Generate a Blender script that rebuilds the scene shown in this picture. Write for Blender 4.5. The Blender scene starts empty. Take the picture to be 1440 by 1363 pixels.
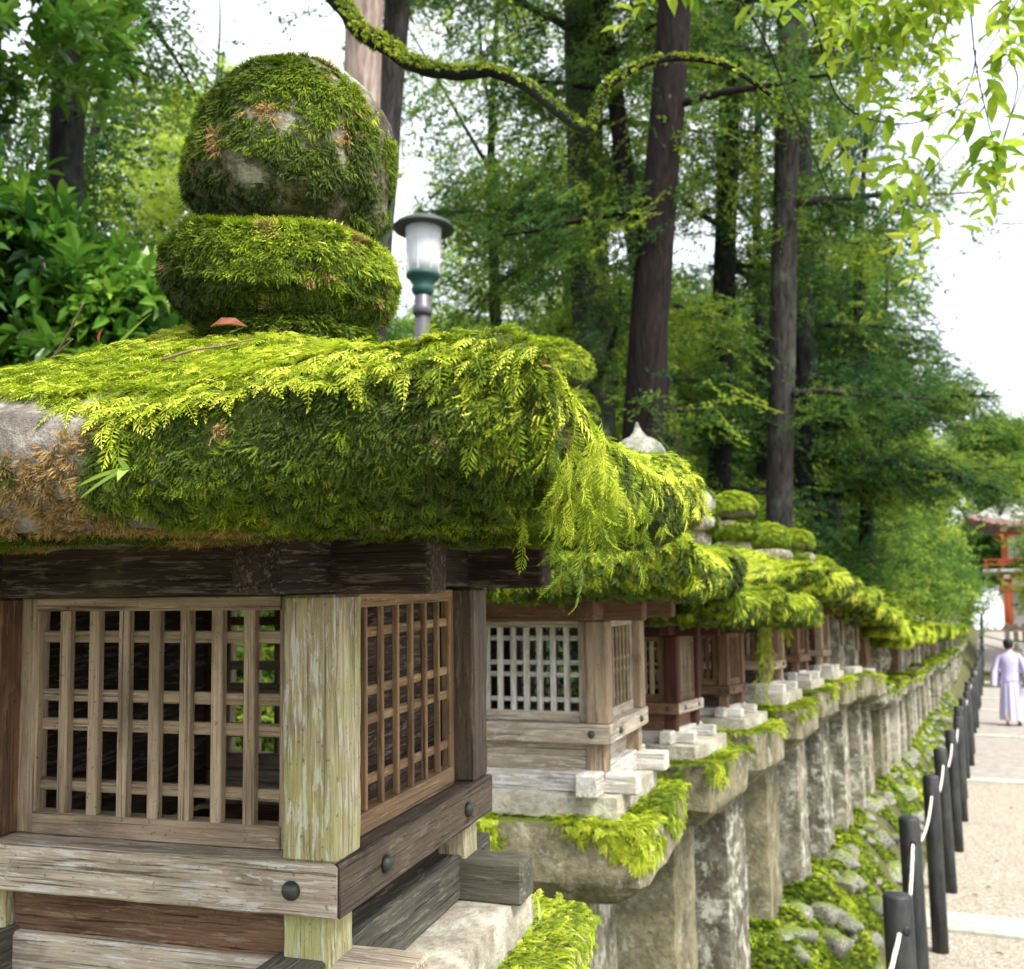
import bpy, bmesh, math, random
import numpy as np
from math import sin, cos, radians, pi
from mathutils import Vector, Matrix, Euler, noise

random.seed(7)
RNG = np.random.default_rng(7)
SC = bpy.context.scene
COL = SC.collection

# ------------------------------------------------------------------ camera, world, sun
CAM_H = 1.87
cd = bpy.data.cameras.new('camera'); cam = bpy.data.objects.new('camera', cd); COL.objects.link(cam)
cam.location = (0, 0, CAM_H); cam.rotation_euler = (radians(90 + 8.03), 0, radians(24.8))
cd.sensor_width = 36; cd.lens = 36.05; cd.clip_start = 0.05; cd.clip_end = 900
cd.dof.use_dof = True; cd.dof.focus_distance = 1.12; cd.dof.aperture_fstop = 10.0
SC.camera = cam

W = bpy.data.worlds.new('World'); SC.world = W; W.use_nodes = True
wn = W.node_tree; wn.nodes.clear()
sky = wn.nodes.new('ShaderNodeTexSky'); sky.sky_type = 'NISHITA'; sky.sun_disc = False
SUN_EL, SUN_AZ = radians(52), radians(118)      # azimuth clockwise from +Y
sky.sun_elevation = SUN_EL; sky.sun_rotation = SUN_AZ; sky.dust_density = 4.0; sky.air_density = 1.0
b1 = wn.nodes.new('ShaderNodeBackground'); b1.inputs[1].default_value = 0.06
b2 = wn.nodes.new('ShaderNodeBackground'); b2.inputs[0].default_value = (0.95, 0.98, 1.0, 1); b2.inputs[1].default_value = 0.97
ad = wn.nodes.new('ShaderNodeAddShader'); ow = wn.nodes.new('ShaderNodeOutputWorld')
wn.links.new(sky.outputs[0], b1.inputs[0]); wn.links.new(b1.outputs[0], ad.inputs[0]); wn.links.new(b2.outputs[0], ad.inputs[1])
wn.links.new(ad.outputs[0], ow.inputs[0])

sd = bpy.data.lights.new('sun', 'SUN'); sd.energy = 4.0; sd.angle = radians(16); sd.color = (1.0, 0.96, 0.88)
sun = bpy.data.objects.new('sun', sd); COL.objects.link(sun)
sun.rotation_euler = Vector((sin(SUN_AZ) * cos(SUN_EL), cos(SUN_AZ) * cos(SUN_EL), sin(SUN_EL))).to_track_quat('Z', 'Y').to_euler()
SC.view_settings.view_transform = 'Standard'; SC.view_settings.look = 'None'
SC.view_settings.exposure = 0.80; SC.view_settings.gamma = 1.0; SC.view_settings.use_curve_mapping = False
SC.cycles.use_denoising = True
SC.cycles.max_bounces = 6; SC.cycles.diffuse_bounces = 3; SC.cycles.transmission_bounces = 4; SC.cycles.transparent_max_bounces = 4
SC.cycles.caustics_reflective = False; SC.cycles.caustics_refractive = False

# ------------------------------------------------------------------ small helpers
def tag(o, label=None, cat=None, group=None, kind=None):
    if label: o['label'] = label
    if cat: o['category'] = cat
    if group: o['group'] = group
    if kind: o['kind'] = kind
    return o

def empty(name, loc=(0, 0, 0), rot=(0, 0, 0), scale=1.0):
    o = bpy.data.objects.new(name, None); COL.objects.link(o)
    o.location = loc; o.rotation_euler = rot; o.scale = (scale,) * 3; o.empty_display_size = 0.1
    return o

def obj(name, me, mat=None, parent=None, loc=(0, 0, 0), rot=(0, 0, 0), scale=None):
    if mat is not None and (not me.materials or me.materials[0] is not mat):
        if me.materials:
            key = (me.name, mat.name)
            if key not in _mm:
                me = me.copy(); me.materials.clear(); me.materials.append(mat); _mm[key] = me
            else: me = _mm[key]
        else: me.materials.append(mat)
    o = bpy.data.objects.new(name, me); COL.objects.link(o)
    o.parent = parent; o.location = loc; o.rotation_euler = rot
    if scale is not None: o.scale = scale if hasattr(scale, '__len__') else (scale,) * 3
    return o
_mm = {}

def mesh(name, verts, faces, smooth=False):
    me = bpy.data.meshes.new(name); me.from_pydata([tuple(v) for v in verts], [], faces); me.update()
    if smooth: me.shade_smooth()
    return me

def bm_mesh(name, bm, smooth=False):
    me = bpy.data.meshes.new(name); bm.to_mesh(me); bm.free()
    if smooth: me.shade_smooth()
    return me

_boxes = {}
def box_me(l, w, h, bev=0.003, cuts=0, wob=0.0, seed=0):
    k = (round(l, 4), round(w, 4), round(h, 4), bev, cuts, wob, seed)
    if k in _boxes: return _boxes[k]
    bm = bmesh.new(); bmesh.ops.create_cube(bm, size=1)
    for v in bm.verts: v.co = Vector((v.co.x * l, v.co.y * w, v.co.z * h))
    if bev: bmesh.ops.bevel(bm, geom=bm.edges[:], offset=min(bev, w * .3, h * .3), segments=1, affect='EDGES', profile=.6)
    if cuts:
        es = [e for e in bm.edges if abs(e.verts[0].co.x - e.verts[1].co.x) > l * .6]
        bmesh.ops.subdivide_edges(bm, edges=es, cuts=cuts)
        for v in bm.verts:
            p = v.co * 9 + Vector((seed * 3.1, 0, 0))
            n = noise.noise_vector(p) * wob + noise.noise_vector(v.co * 45 + Vector((seed, 5, 1))) * wob * .6
            v.co += Vector((0, n.y, n.z))
    _boxes[k] = me = bm_mesh('beam', bm)
    return me

ROT = {'X': (0, 0, 0), 'Y': (0, 0, pi / 2), 'Z': (0, -pi / 2, 0)}
def beam(name, parent, c, l, axis, w, h, mat, bev=0.003, cuts=0, wob=0.0, seed=0):
    """length along AXIS; for X/Y: w is the level width, h the height; for Z: w along Y, h along X"""
    return obj(name, box_me(l, w, h, bev, cuts, wob, seed), mat, parent, c, ROT[axis])

def tube_me(name, pts, radii, n=8, rough=0.0, seed=0, cap=True):
    pts = [Vector(p) for p in pts]; vs, fs = [], []
    up = Vector((0, 0, 1))
    for i, p in enumerate(pts):
        t = (pts[min(i + 1, len(pts) - 1)] - pts[max(i - 1, 0)]).normalized()
        a = t.cross(up if abs(t.z) < .9 else Vector((1, 0, 0))).normalized(); b = t.cross(a).normalized()
        if i and (a.dot(pa) < 0): a, b = -a, -b
        if i:
            a = (pa - t * pa.dot(t)).normalized(); b = t.cross(a).normalized()
        pa = a
        for k in range(n):
            q = 2 * pi * k / n
            d = a * cos(q) + b * sin(q)
            r = radii[i] * (1 + rough * noise.noise((p + d * radii[i]) * (0.6 / max(radii[i], .01)) + Vector((seed, seed, 0))))
            vs.append(p + d * r)
    for i in range(len(pts) - 1):
        for k in range(n):
            k2 = (k + 1) % n
            fs.append((i * n + k, i * n + k2, (i + 1) * n + k2, (i + 1) * n + k))
    if cap: fs.append(tuple(range(n - 1, -1, -1))); fs.append(tuple((len(pts) - 1) * n + k for k in range(n)))
    me = mesh(name, vs, fs, True); return me

def smooth_path(pts, sub=4):
    pts = [Vector(p) for p in pts]; out = []
    for i in range(len(pts) - 1):
        p0, p1, p2, p3 = pts[max(i - 1, 0)], pts[i], pts[i + 1], pts[min(i + 2, len(pts) - 1)]
        for k in range(sub):
            t = k / sub
            out.append(.5 * ((2 * p1) + (p2 - p0) * t + (2 * p0 - 5 * p1 + 4 * p2 - p3) * t * t + (3 * p1 - p0 - 3 * p2 + p3) * t ** 3))
    out.append(pts[-1]); return out

def lathe_me(name, prof, n=32, smooth=True):
    vs, fs = [], []
    for r, z in prof:
        for k in range(n): vs.append((r * cos(2 * pi * k / n), r * sin(2 * pi * k / n), z))
    for i in range(len(prof) - 1):
        for k in range(n):
            k2 = (k + 1) % n; fs.append((i * n + k, i * n + k2, (i + 1) * n + k2, (i + 1) * n + k))
    fs.append(tuple(range(n - 1, -1, -1))); fs.append(tuple((len(prof) - 1) * n + k for k in range(n)))
    return mesh(name, vs, fs, smooth)

# ------------------------------------------------------------------ materials
class NT:
    def __init__(s, name):
        s.m = bpy.data.materials.new(name); s.m.use_nodes = True; s.t = s.m.node_tree; s.t.nodes.clear()
        s.out = s.n('ShaderNodeOutputMaterial')
    def n(s, typ, props=None, **inp):
        nd = s.t.nodes.new(typ)
        for k, v in (props or {}).items(): setattr(nd, k, v)
        for k, v in inp.items():
            k = int(k[1:]) if k[0] == 'i' and k[1:].isdigit() else k.replace('_', ' ')
            sock = nd.inputs[k]
            if hasattr(v, 'bl_rna') and isinstance(v, bpy.types.NodeSocket): s.t.links.new(v, sock)
            else: sock.default_value = v
        return nd
    def coord(s, kind='Object', rand=True, scale=(1, 1, 1)):
        tc = s.n('ShaderNodeTexCoord').outputs[kind]
        if rand:
            oi = s.n('ShaderNodeObjectInfo').outputs['Random']
            off = s.n('ShaderNodeVectorMath', {'operation': 'SCALE'}, i0=(13.7, 7.3, 9.1), Scale=oi).outputs[0]
            tc = s.n('ShaderNodeVectorMath', {'operation': 'ADD'}, i0=tc, i1=off).outputs[0]
        if scale != (1, 1, 1): tc = s.n('ShaderNodeVectorMath', {'operation': 'MULTIPLY'}, i0=tc, i1=scale).outputs[0]
        return tc
    def mul(s, v, sc): return s.n('ShaderNodeVectorMath', {'operation': 'MULTIPLY'}, i0=v, i1=sc).outputs[0]
    def noise(s, v, scale, detail=4, rough=.6, dist=0.0):
        return s.n('ShaderNodeTexNoise', None, Vector=v, Scale=scale, Detail=detail, Roughness=rough, Distortion=dist).outputs[0]
    def ramp(s, f, stops, interp='LINEAR'):
        r = s.n('ShaderNodeValToRGB', None, Fac=f); cr = r.color_ramp; cr.interpolation = interp
        while len(cr.elements) < len(stops): cr.elements.new(.5)
        for e, (p, c) in zip(cr.elements, stops):
            e.position = p; e.color = (*c, 1) if len(c) == 3 else c
        return r.outputs[0]
    def step(s, f, a, b): return s.n('ShaderNodeMapRange', None, Value=f, i1=a, i2=b).outputs[0]
    def math(s, op, a, b=0.0): return s.n('ShaderNodeMath', {'operation': op}, i0=a, i1=b).outputs[0]
    def mix(s, f, a, b):
        m = s.n('ShaderNodeMix', {'data_type': 'RGBA'})
        for i, v in ((0, f), (6, a), (7, b)):
            if isinstance(v, bpy.types.NodeSocket): s.t.links.new(v, m.inputs[i])
            else: m.inputs[i].default_value = v if i == 0 else ((*v, 1) if len(v) == 3 else v)
        return m.outputs[2]
    def bump(s, h, strength, dist=.002, normal=None):
        b = s.n('ShaderNodeBump', None, Height=h, Strength=strength, Distance=dist)
        if normal is not None: s.t.links.new(normal, b.inputs['Normal'])
        return b.outputs[0]
    def done(s, col, rough=.8, normal=None, spec=.3, metal=0.0, trans=None, emit=None):
        p = s.n('ShaderNodeBsdfPrincipled', None, Roughness=rough, Metallic=metal)
        p.inputs['Specular IOR Level'].default_value = spec
        if isinstance(col, bpy.types.NodeSocket): s.t.links.new(col, p.inputs['Base Color'])
        else: p.inputs['Base Color'].default_value = (*col, 1)
        if normal is not None: s.t.links.new(normal, p.inputs['Normal'])
        sh = p.outputs[0]
        if trans:
            tr = s.n('ShaderNodeBsdfTranslucent')
            if isinstance(col, bpy.types.NodeSocket): s.t.links.new(col, tr.inputs[0])
            else: tr.inputs[0].default_value = (*col, 1)
            sh = s.n('ShaderNodeMixShader', None, i0=trans, i1=sh, i2=tr.outputs[0]).outputs[0]
        s.t.links.new(sh, s.out.inputs[0]); return s.m

def wood(name, dark, light, green=.3, pale=.3, greencol=(.26, .30, .07)):
    t = NT(name); v = t.coord()
    g1 = t.noise(t.mul(v, (3.5, 110, 110)), 3.2, 7, .7, .25)
    g2 = t.noise(t.mul(v, (1.2, 9, 9)), 2.2, 4, .6, .6)
    pat = t.noise(t.mul(v, (2.0, 5, 5)), 3.0, 5, .6, .5)
    f = t.math('ADD', t.math('MULTIPLY', g1, .55), t.math('MULTIPLY', g2, .45))
    c = t.ramp(f, [(.36, dark), (.5, tuple((a + b) / 2 for a, b in zip(dark, light))), (.64, light)])
    c = t.mix(t.math('MULTIPLY', t.step(pat, .55, .7), .55), c, tuple(x * .45 for x in dark))
    fl = t.noise(t.mul(v, (6, 52, 52)), 2.6, 7, .70, .5)
    c = t.mix(t.math('MULTIPLY', t.step(fl, .60 - pale * .16, .63 - pale * .10), min(pale * 1.5, .9)), c, tuple(min(.66, x * 1.35 + .10) for x in light))
    ck = t.noise(t.mul(v, (1.4, 120, 120)), 2.2, 5, .65, .3); c = t.mix(t.math('MULTIPLY', t.step(ck, .60, .66), .75), c, tuple(x * .35 for x in dark))
    gm = t.noise(v, 5.0, 6, .7, .3)
    c = t.mix(t.math('MULTIPLY', t.step(gm, .62 - green * .25, .74), min(green * 1.5, .85)), c, greencol)
    sp = t.noise(v, 160, 2, .5)
    c = t.mix(t.math('MULTIPLY', t.step(sp, .66, .72), .5), c, (.03, .025, .015))
    st_ = t.noise(v, 3.4, 5, .65); c = t.mix(t.math('MULTIPLY', t.step(st_, .50, .66), .35), c, tuple(x * .7 + .015 for x in dark))
    n = t.bump(t.math('SUBTRACT', t.math('ADD', g1, t.math('MULTIPLY', fl, .6)), t.step(ck, .58, .66)), .9, .002)
    return t.done(c, .82, n, .22)

WOOD_PALE = wood('weathered_pale_wood', (.15, .105, .065), (.50, .39, .27), .16, .16)
WOOD_POST = wood('green_stained_wood', (.22, .165, .09), (.64, .56, .38), .62, .50, (.38, .41, .10))
WOOD_SILL = wood('sill_wood', (.20, .155, .11), (.62, .53, .41), .20, .42)
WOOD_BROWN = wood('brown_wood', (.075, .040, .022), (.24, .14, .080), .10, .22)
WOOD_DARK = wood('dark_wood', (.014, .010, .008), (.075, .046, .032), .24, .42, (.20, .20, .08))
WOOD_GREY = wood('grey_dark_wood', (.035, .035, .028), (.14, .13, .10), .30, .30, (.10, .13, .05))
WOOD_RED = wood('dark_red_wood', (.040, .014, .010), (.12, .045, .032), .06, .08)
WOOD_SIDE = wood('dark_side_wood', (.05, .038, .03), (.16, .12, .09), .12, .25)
WOOD_TAN = wood('tan_wood', (.16, .095, .05), (.42, .28, .16), .08, .2)
WOOD_BLOCK = wood('bleached_wood', (.30, .28, .24), (.62, .60, .53), .15, .6)

def stone(name, base, light, dark, moss=.5, lichen=.5, scale=1.0, mosscol=(.055, .075, .012), coord='Object', film=None):
    t = NT(name); v = t.coord(coord)
    a = t.noise(v, 7 * scale, 7, .65, .3); b = t.noise(v, 48 * scale, 5, .7)
    c = t.ramp(t.math('ADD', t.math('MULTIPLY', a, .6), t.math('MULTIPLY', b, .4)), [(.34, dark), (.5, base), (.66, light)])
    vo = t.n('ShaderNodeTexVoronoi', None, Vector=t.n('ShaderNodeVectorMath', {'operation': 'ADD'}, i0=v, i1=t.n('ShaderNodeTexNoise', None, Vector=v, Scale=14 * scale).outputs[1]).outputs[0], Scale=9 * scale)
    li = t.math('MULTIPLY', t.step(t.noise(v, 13 * scale, 6, .75, .12), .58 - .1 * lichen, .62), min(1.0, lichen * 1.1))
    c = t.mix(li, c, (.50, .50, .42))
    dk = t.step(t.noise(v, 5.5 * scale, 6, .7, .2), .60, .68)
    c = t.mix(t.math('MULTIPLY', dk, .55), c, dark)
    nz = t.n('ShaderNodeSeparateXYZ', None, Vector=t.n('ShaderNodeNewGeometry').outputs['Normal']).outputs[2]
    mm = t.step(t.math('ADD', t.math('MULTIPLY', nz, .32), t.noise(v, 5 * scale, 6, .7)), .80 - .38 * moss, .90 - .38 * moss)
    mc = t.mix(t.noise(v, 30, 3), mosscol, tuple(x * 1.9 for x in mosscol))
    c = t.mix(mm, c, mc)
    if film is not None:
        ox = t.n('ShaderNodeSeparateXYZ', None, Vector=t.coord(coord, False)).outputs[0]
        fm = t.step(t.math('ADD', ox, t.math('MULTIPLY', t.noise(v, 14, 4), .16)), film, film + .07)
        c = t.mix(fm, c, t.mix(t.noise(v, 24, 5, .7), (.018, .026, .005), (.075, .10, .015)))
    n = t.bump(t.math('ADD', a, t.math('ADD', b, t.math('MULTIPLY', t.noise(v, 190 * scale, 3, .6), .35))), .8, .006)
    return t.done(c, .9, n, .15)

STONE = stone('lichen_stone', (.17, .155, .11), (.36, .33, .26), (.045, .04, .028), .30, .8)
STONE_MOSSY = stone('mossy_stone', (.16, .145, .09), (.30, .27, .18), (.05, .045, .03), .45, .35)
STONE_DARKP = stone('stained_stone', (.11, .10, .075), (.27, .25, .19), (.04, .036, .026), .35, .75, 1.1)
STONE_LICH = stone('lichened_finial', (.24, .25, .19), (.42, .43, .36), (.10, .11, .07), .02, .9, 1.6)
STONE_PALE = stone('pale_stone', (.34, .31, .25), (.52, .48, .41), (.16, .14, .11), -1.5, .8)
STONE_ROOF = stone('roof_stone', (.17, .15, .13), (.40, .37, .33), (.06, .05, .04), .05, .35, 1.6, film=.325)
STONE_FIN = stone('finial_stone', (.11, .10, .07), (.30, .28, .22), (.022, .020, .013), .12, .4, 2.2)
STONE_DARK = stone('dark_mossy_stone', (.07, .065, .035), (.17, .15, .09), (.02, .02, .012), 1.25, .25, 1.0, (.06, .085, .008))
ROCK = stone('bank_rock', (.17, .17, .14), (.38, .38, .33), (.07, .07, .055), .25, .9, 1.2, (.10, .14, .015))

def moss_mat(name='moss_fronds', trans=.28, gain=1.0):
    t = NT(name)
    at = t.n('ShaderNodeAttribute', {'attribute_type': 'INSTANCER', 'attribute_name': 'tint'}).outputs['Fac']
    g = lambda c: tuple(min(x * gain, .95) for x in c)
    c = t.ramp(at, [(0.0, g((.30, .19, .075))), (.12, g((.42, .30, .12))), (.16, g((.035, .050, .008))), (.40, g((.075, .125, .012))), (.62, g((.19, .27, .014))), (.82, g((.47, .56, .04))), (1.0, g((.76, .79, .13)))])
    return t.done(c, .6, None, .22, trans=trans)
MOSS = moss_mat()

def leaf_mat(name, stops, trans=.4, rough=.45, spec=.4):
    t = NT(name)
    at = t.n('ShaderNodeAttribute', {'attribute_type': 'INSTANCER', 'attribute_name': 'tint'}).outputs['Fac']
    return t.done(t.ramp(at, stops), rough, None, spec, trans=trans)
CONIFER = leaf_mat('conifer_leaves', [(0, (.014, .044, .018)), (.5, (.065, .14, .028)), (1, (.28, .38, .04))], .55, .6, .2)
BROAD = leaf_mat('broad_leaves', [(0, (.022, .075, .012)), (.5, (.085, .21, .022)), (1, (.27, .44, .05))], .35, .32, .5)
FARLEAF = leaf_mat('far_leaves', [(0, (.018, .06, .020)), (.5, (.095, .20, .035)), (1, (.40, .52, .07))], .6, .6, .2)
YOUNG = leaf_mat('young_leaves', [(0, (.26, .38, .03)), (.5, (.42, .52, .04)), (1, (.62, .66, .08))], .5, .4, .4)
def plain(name, col, rough=.6, trans=None, spec=.3, metal=0.0): return NT(name).done(col, rough, None, spec, metal, trans)
def obj_leaf(name, a, b, trans=.5, rough=.4):
    t = NT(name); r = t.n('ShaderNodeObjectInfo').outputs['Random']
    return t.done(t.mix(r, a, b), rough, None, .4, trans=trans)
YELLOWLEAF = obj_leaf('young_leaf', (.13, .27, .02), (.42, .54, .06))
BUSHLEAF = obj_leaf('glossy_leaf', (.03, .13, .015), (.13, .32, .03), .3, .28)

def bark(name, dark, light, green=0.0):
    t = NT(name); v = t.coord()
    a = t.noise(t.mul(v, (6, 6, .8)), 4, 6, .7, .4); b = t.noise(v, 2.2, 5, .6)
    c = t.ramp(a, [(.35, dark), (.65, light)])
    c = t.mix(t.math('MULTIPLY', t.step(b, .55, .7), green), c, (.12, .17, .10))
    return t.done(c, .9, t.bump(a, 1.0, .02), .12)
BARK_RED = bark('red_brown_bark', (.005, .004, .004), (.026, .020, .019))
BARK_GREY = bark('grey_bark', (.013, .012, .012), (.075, .068, .066), .5)
BARK_DARK = bark('dark_bark', (.005, .006, .006), (.022, .022, .022), .3)
BARK_PALE = bark('pale_bark', (.17, .12, .105), (.42, .34, .30))
BARK_GREEN = bark('green_grey_bark', (.012, .016, .010), (.055, .062, .042), .7)

# ------------------------------------------------------------------ scattering (moss, foliage: stuff)
SRC = {}
def source(name, meshes, mat):
    c = bpy.data.collections.new(name)
    for i, me in enumerate(meshes):
        me.materials.clear(); me.materials.append(mat)
        c.objects.link(bpy.data.objects.new('%s_%02d' % (name, i), me))
    SRC[name] = (c, len(meshes)); return c

def make_group(cname):
    key = 'scatter_' + cname
    if key in bpy.data.node_groups: return bpy.data.node_groups[key]
    g = bpy.data.node_groups.new(key, 'GeometryNodeTree')
    g.interface.new_socket('Geometry', in_out='INPUT', socket_type='NodeSocketGeometry')
    g.interface.new_socket('Geometry', in_out='OUTPUT', socket_type='NodeSocketGeometry')
    N, L = g.nodes, g.links
    gi = N.new('NodeGroupInput'); go = N.new('NodeGroupOutput'); ip = N.new('GeometryNodeInstanceOnPoints')
    ci = N.new('GeometryNodeCollectionInfo'); ci.inputs[0].default_value = SRC[cname][0]; ci.inputs[1].default_value = True; ci.inputs[2].default_value = True
    def na(nm, ty):
        n = N.new('GeometryNodeInputNamedAttribute'); n.data_type = ty; n.inputs[0].default_value = nm; return n.outputs[0]
    L.new(gi.outputs[0], ip.inputs['Points']); L.new(ci.outputs[0], ip.inputs['Instance'])
    ip.inputs['Pick Instance'].default_value = True
    L.new(na('idx', 'INT'), ip.inputs['Instance Index']); L.new(na('rot', 'FLOAT_VECTOR'), ip.inputs['Rotation'])
    L.new(na('scl', 'FLOAT_VECTOR'), ip.inputs['Scale']); L.new(ip.outputs[0], go.inputs[0])
    return g

def unit(a): return a / np.maximum(np.linalg.norm(a, axis=-1, keepdims=True), 1e-9)
def points_me(P, D, N, S, T, nidx):
    """points with rotation so that local X = D, local Z ~ N"""
    D = unit(D); Y = unit(np.cross(N, D)); Z = np.cross(D, Y)
    m00, m10, m20, m21, m22 = D[:, 0], D[:, 1], D[:, 2], Y[:, 2], Z[:, 2]
    R = np.stack([np.arctan2(m21, m22), -np.arcsin(np.clip(m20, -1, 1)), np.arctan2(m10, m00)], 1)
    me = bpy.data.meshes.new('points'); me.vertices.add(len(P)); me.vertices.foreach_set('co', P.astype(np.float32).ravel())
    me.attributes.new('rot', 'FLOAT_VECTOR', 'POINT').data.foreach_set('vector', R.astype(np.float32).ravel())
    if S.ndim == 1: S = np.repeat(S[:, None], 3, 1)
    me.attributes.new('scl', 'FLOAT_VECTOR', 'POINT').data.foreach_set('vector', S.astype(np.float32).ravel())
    me.attributes.new('tint', 'FLOAT', 'POINT').data.foreach_set('value', np.clip(T, 0, 1).astype(np.float32))
    me.attributes.new('idx', 'INT', 'POINT').data.foreach_set('value', RNG.integers(0, nidx, len(P)).astype(np.int32))
    return me

def scatter_obj(name, parent, me, cname, loc=(0, 0, 0), kind='stuff'):
    o = obj(name, me, None, parent, loc); o['kind'] = kind
    m = o.modifiers.new('scatter', 'NODES'); m.node_group = make_group(cname); return o

def sample(me, n):
    me.calc_loop_triangles(); nt = len(me.loop_triangles)
    co = np.empty(len(me.vertices) * 3); me.vertices.foreach_get('co', co); co = co.reshape(-1, 3)
    tr = np.empty(nt * 3, int); me.loop_triangles.foreach_get('vertices', tr); tr = tr.reshape(-1, 3)
    a, b, c = co[tr[:, 0]], co[tr[:, 1]], co[tr[:, 2]]
    nn = np.cross(b - a, c - a); ar = np.linalg.norm(nn, axis=1)
    k = RNG.choice(nt, n, p=ar / ar.sum()); u, v = RNG.random(n), RNG.random(n)
    f = u + v > 1; u[f], v[f] = 1 - u[f], 1 - v[f]
    return a[k] + (b - a)[k] * u[:, None] + (c - a)[k] * v[:, None], unit(nn[k])

def wave(P, f, seed=0):
    """cheap smooth noise in about [-1, 1]"""
    r = np.random.default_rng(seed); o = 0
    for i in range(5):
        k = r.normal(size=3) * f; o = o + np.sin(P @ k + r.random() * 6.28 + 1.3 * np.sin(P @ (r.normal(size=3) * f * .7)))
    return o / 2.6

def comb(P, N, centre, down=1.0, out=.6, jit=.45, lift=.25):
    g = np.zeros_like(P); g[:, 2] = -down
    rad = P - np.array(centre); rad[:, 2] = 0; g += unit(rad) * out
    g += RNG.normal(size=P.shape) * jit
    g -= N * np.sum(g * N, 1, keepdims=True)
    return unit(unit(g) + N * lift * (0.4 + 1.2 * RNG.random((len(P), 1))))

# frond and leaf meshes
def frond_me(pairs=8, width=.40, droop=.22, seed=0, leaf=.075):
    r = random.Random(seed); V, F = [], []
    def P(t): return Vector((t, .06 * sin(3 * t + seed), .10 * sin(t * pi) - droop * t * t))
    for i in range(pairs):                                    # stem
        a, b = P(i / pairs), P((i + 1) / pairs); w = .022 * (1 - .6 * i / pairs); k = len(V)
        V += [a + Vector((0, w, 0)), a - Vector((0, w, 0)), b - Vector((0, w, 0)), b + Vector((0, w, 0))]; F.append((k, k + 1, k + 2, k + 3))
    for i in range(1, pairs + 1):
        t = i / pairs
        for s in (-1, 1):
            a = P(t - .03 * r.random()); L = width * (sin(pi * (t * .80 + .12))) * (.8 + .4 * r.random())
            ang = radians(42 + 12 * r.random()); d = Vector((cos(ang), s * sin(ang), -.15 - .3 * r.random())).normalized()
            side = Vector((-d.y, d.x, 0)).normalized(); mid = a + d * L * .55 + Vector((0, 0, .03)); tip = a + d * L; k = len(V)
            V += [a, mid + side * leaf * .5, tip, mid - side * leaf * .5]; F.append((k, k + 1, k + 2, k + 3))
    k = len(V); a = P(1); V += [a, a + Vector((.08, .03, -.03)), a + Vector((.17, 0, -.08)), a + Vector((.08, -.03, -.03))]; F.append((k, k + 1, k + 2, k + 3))
    return mesh('frond', V, F)

def tuft_me(n=9, seed=0, w=.05):
    r = random.Random(seed); V, F = [], []
    for i in range(n):
        a = Vector((r.uniform(-.15, .15), r.uniform(-.3, .3), 0))
        d = Vector((.9, r.uniform(-.5, .5), r.uniform(-.1, .6))).normalized() * r.uniform(.55, 1)
        s = Vector((-d.y, d.x, r.uniform(-.5, .5))).normalized() * w; m = a + d * .5 + Vector((0, 0, .06)); e = a + d + Vector((0, 0, -.12)); k = len(V)
        V += [a + s * .6, a - s * .6, m - s, m + s, e]; F += [(k, k + 1, k + 2, k + 3), (k + 3, k + 2, k + 4)]
        for q in (.35, .6, .8):
            for sg in (-1, 1):
                b = a + d * q; o = Vector((-d.y, d.x, 0)).normalized() * sg; e2 = b + (o * .16 + d * .14) * (1.2 - q); k = len(V)
                V += [b, b + d * .07, e2]; F.append((k, k + 1, k + 2))
    return mesh('tuft', V, F)
source('frond', [frond_me(8, .40, .22, 1), frond_me(9, .34, .40, 2), frond_me(7, .46, .10, 3), frond_me(10, .30, .55, 4)], MOSS)
source('tuft', [tuft_me(9, i) for i in range(4)], MOSS)
source('clump', [tuft_me(22, 30 + i, .06) for i in range(3)], MOSS)

def leaf_quad(V, F, a, d, up, L, w, fold=.25):
    d = d.normalized(); s = d.cross(up).normalized(); u = s.cross(d).normalized(); k = len(V)
    V += [a, a + d * L * .3 + s * w * .42 + u * w * fold, a + d * L * .68 + s * w * .36 + u * w * fold * .7, a + d * L - u * L * .12,
          a + d * L * .68 - s * w * .36 + u * w * fold * .7, a + d * L * .3 - s * w * .42 + u * w * fold, a + d * L * .5]
    F += [(k, k + 6, k + 2, k + 1), (k + 6, k + 3, k + 2), (k, k + 5, k + 4, k + 6), (k + 6, k + 4, k + 3)]
def rosette_me(seed, n=13, L=.16):
    r = random.Random(seed); V, F = [], []
    for i in range(n):
        t = i / n; a = Vector((t * .28, 0, .02 * sin(t * 6)))
        q = i * 2.4 + r.random() * .5; d = Vector((.55 + t * .5, cos(q), sin(q) * .7 + .15))
        leaf_quad(V, F, a, d, Vector((r.uniform(-.4, .4), r.uniform(-.4, .4), 1)), L * r.uniform(.7, 1.1), L * .40)
    k = len(V); V += [Vector((0, .004, 0)), Vector((0, -.004, 0)), Vector((.3, 0, .0))]; F.append((k, k + 1, k + 2))
    return mesh('rosette', V, F)
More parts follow.
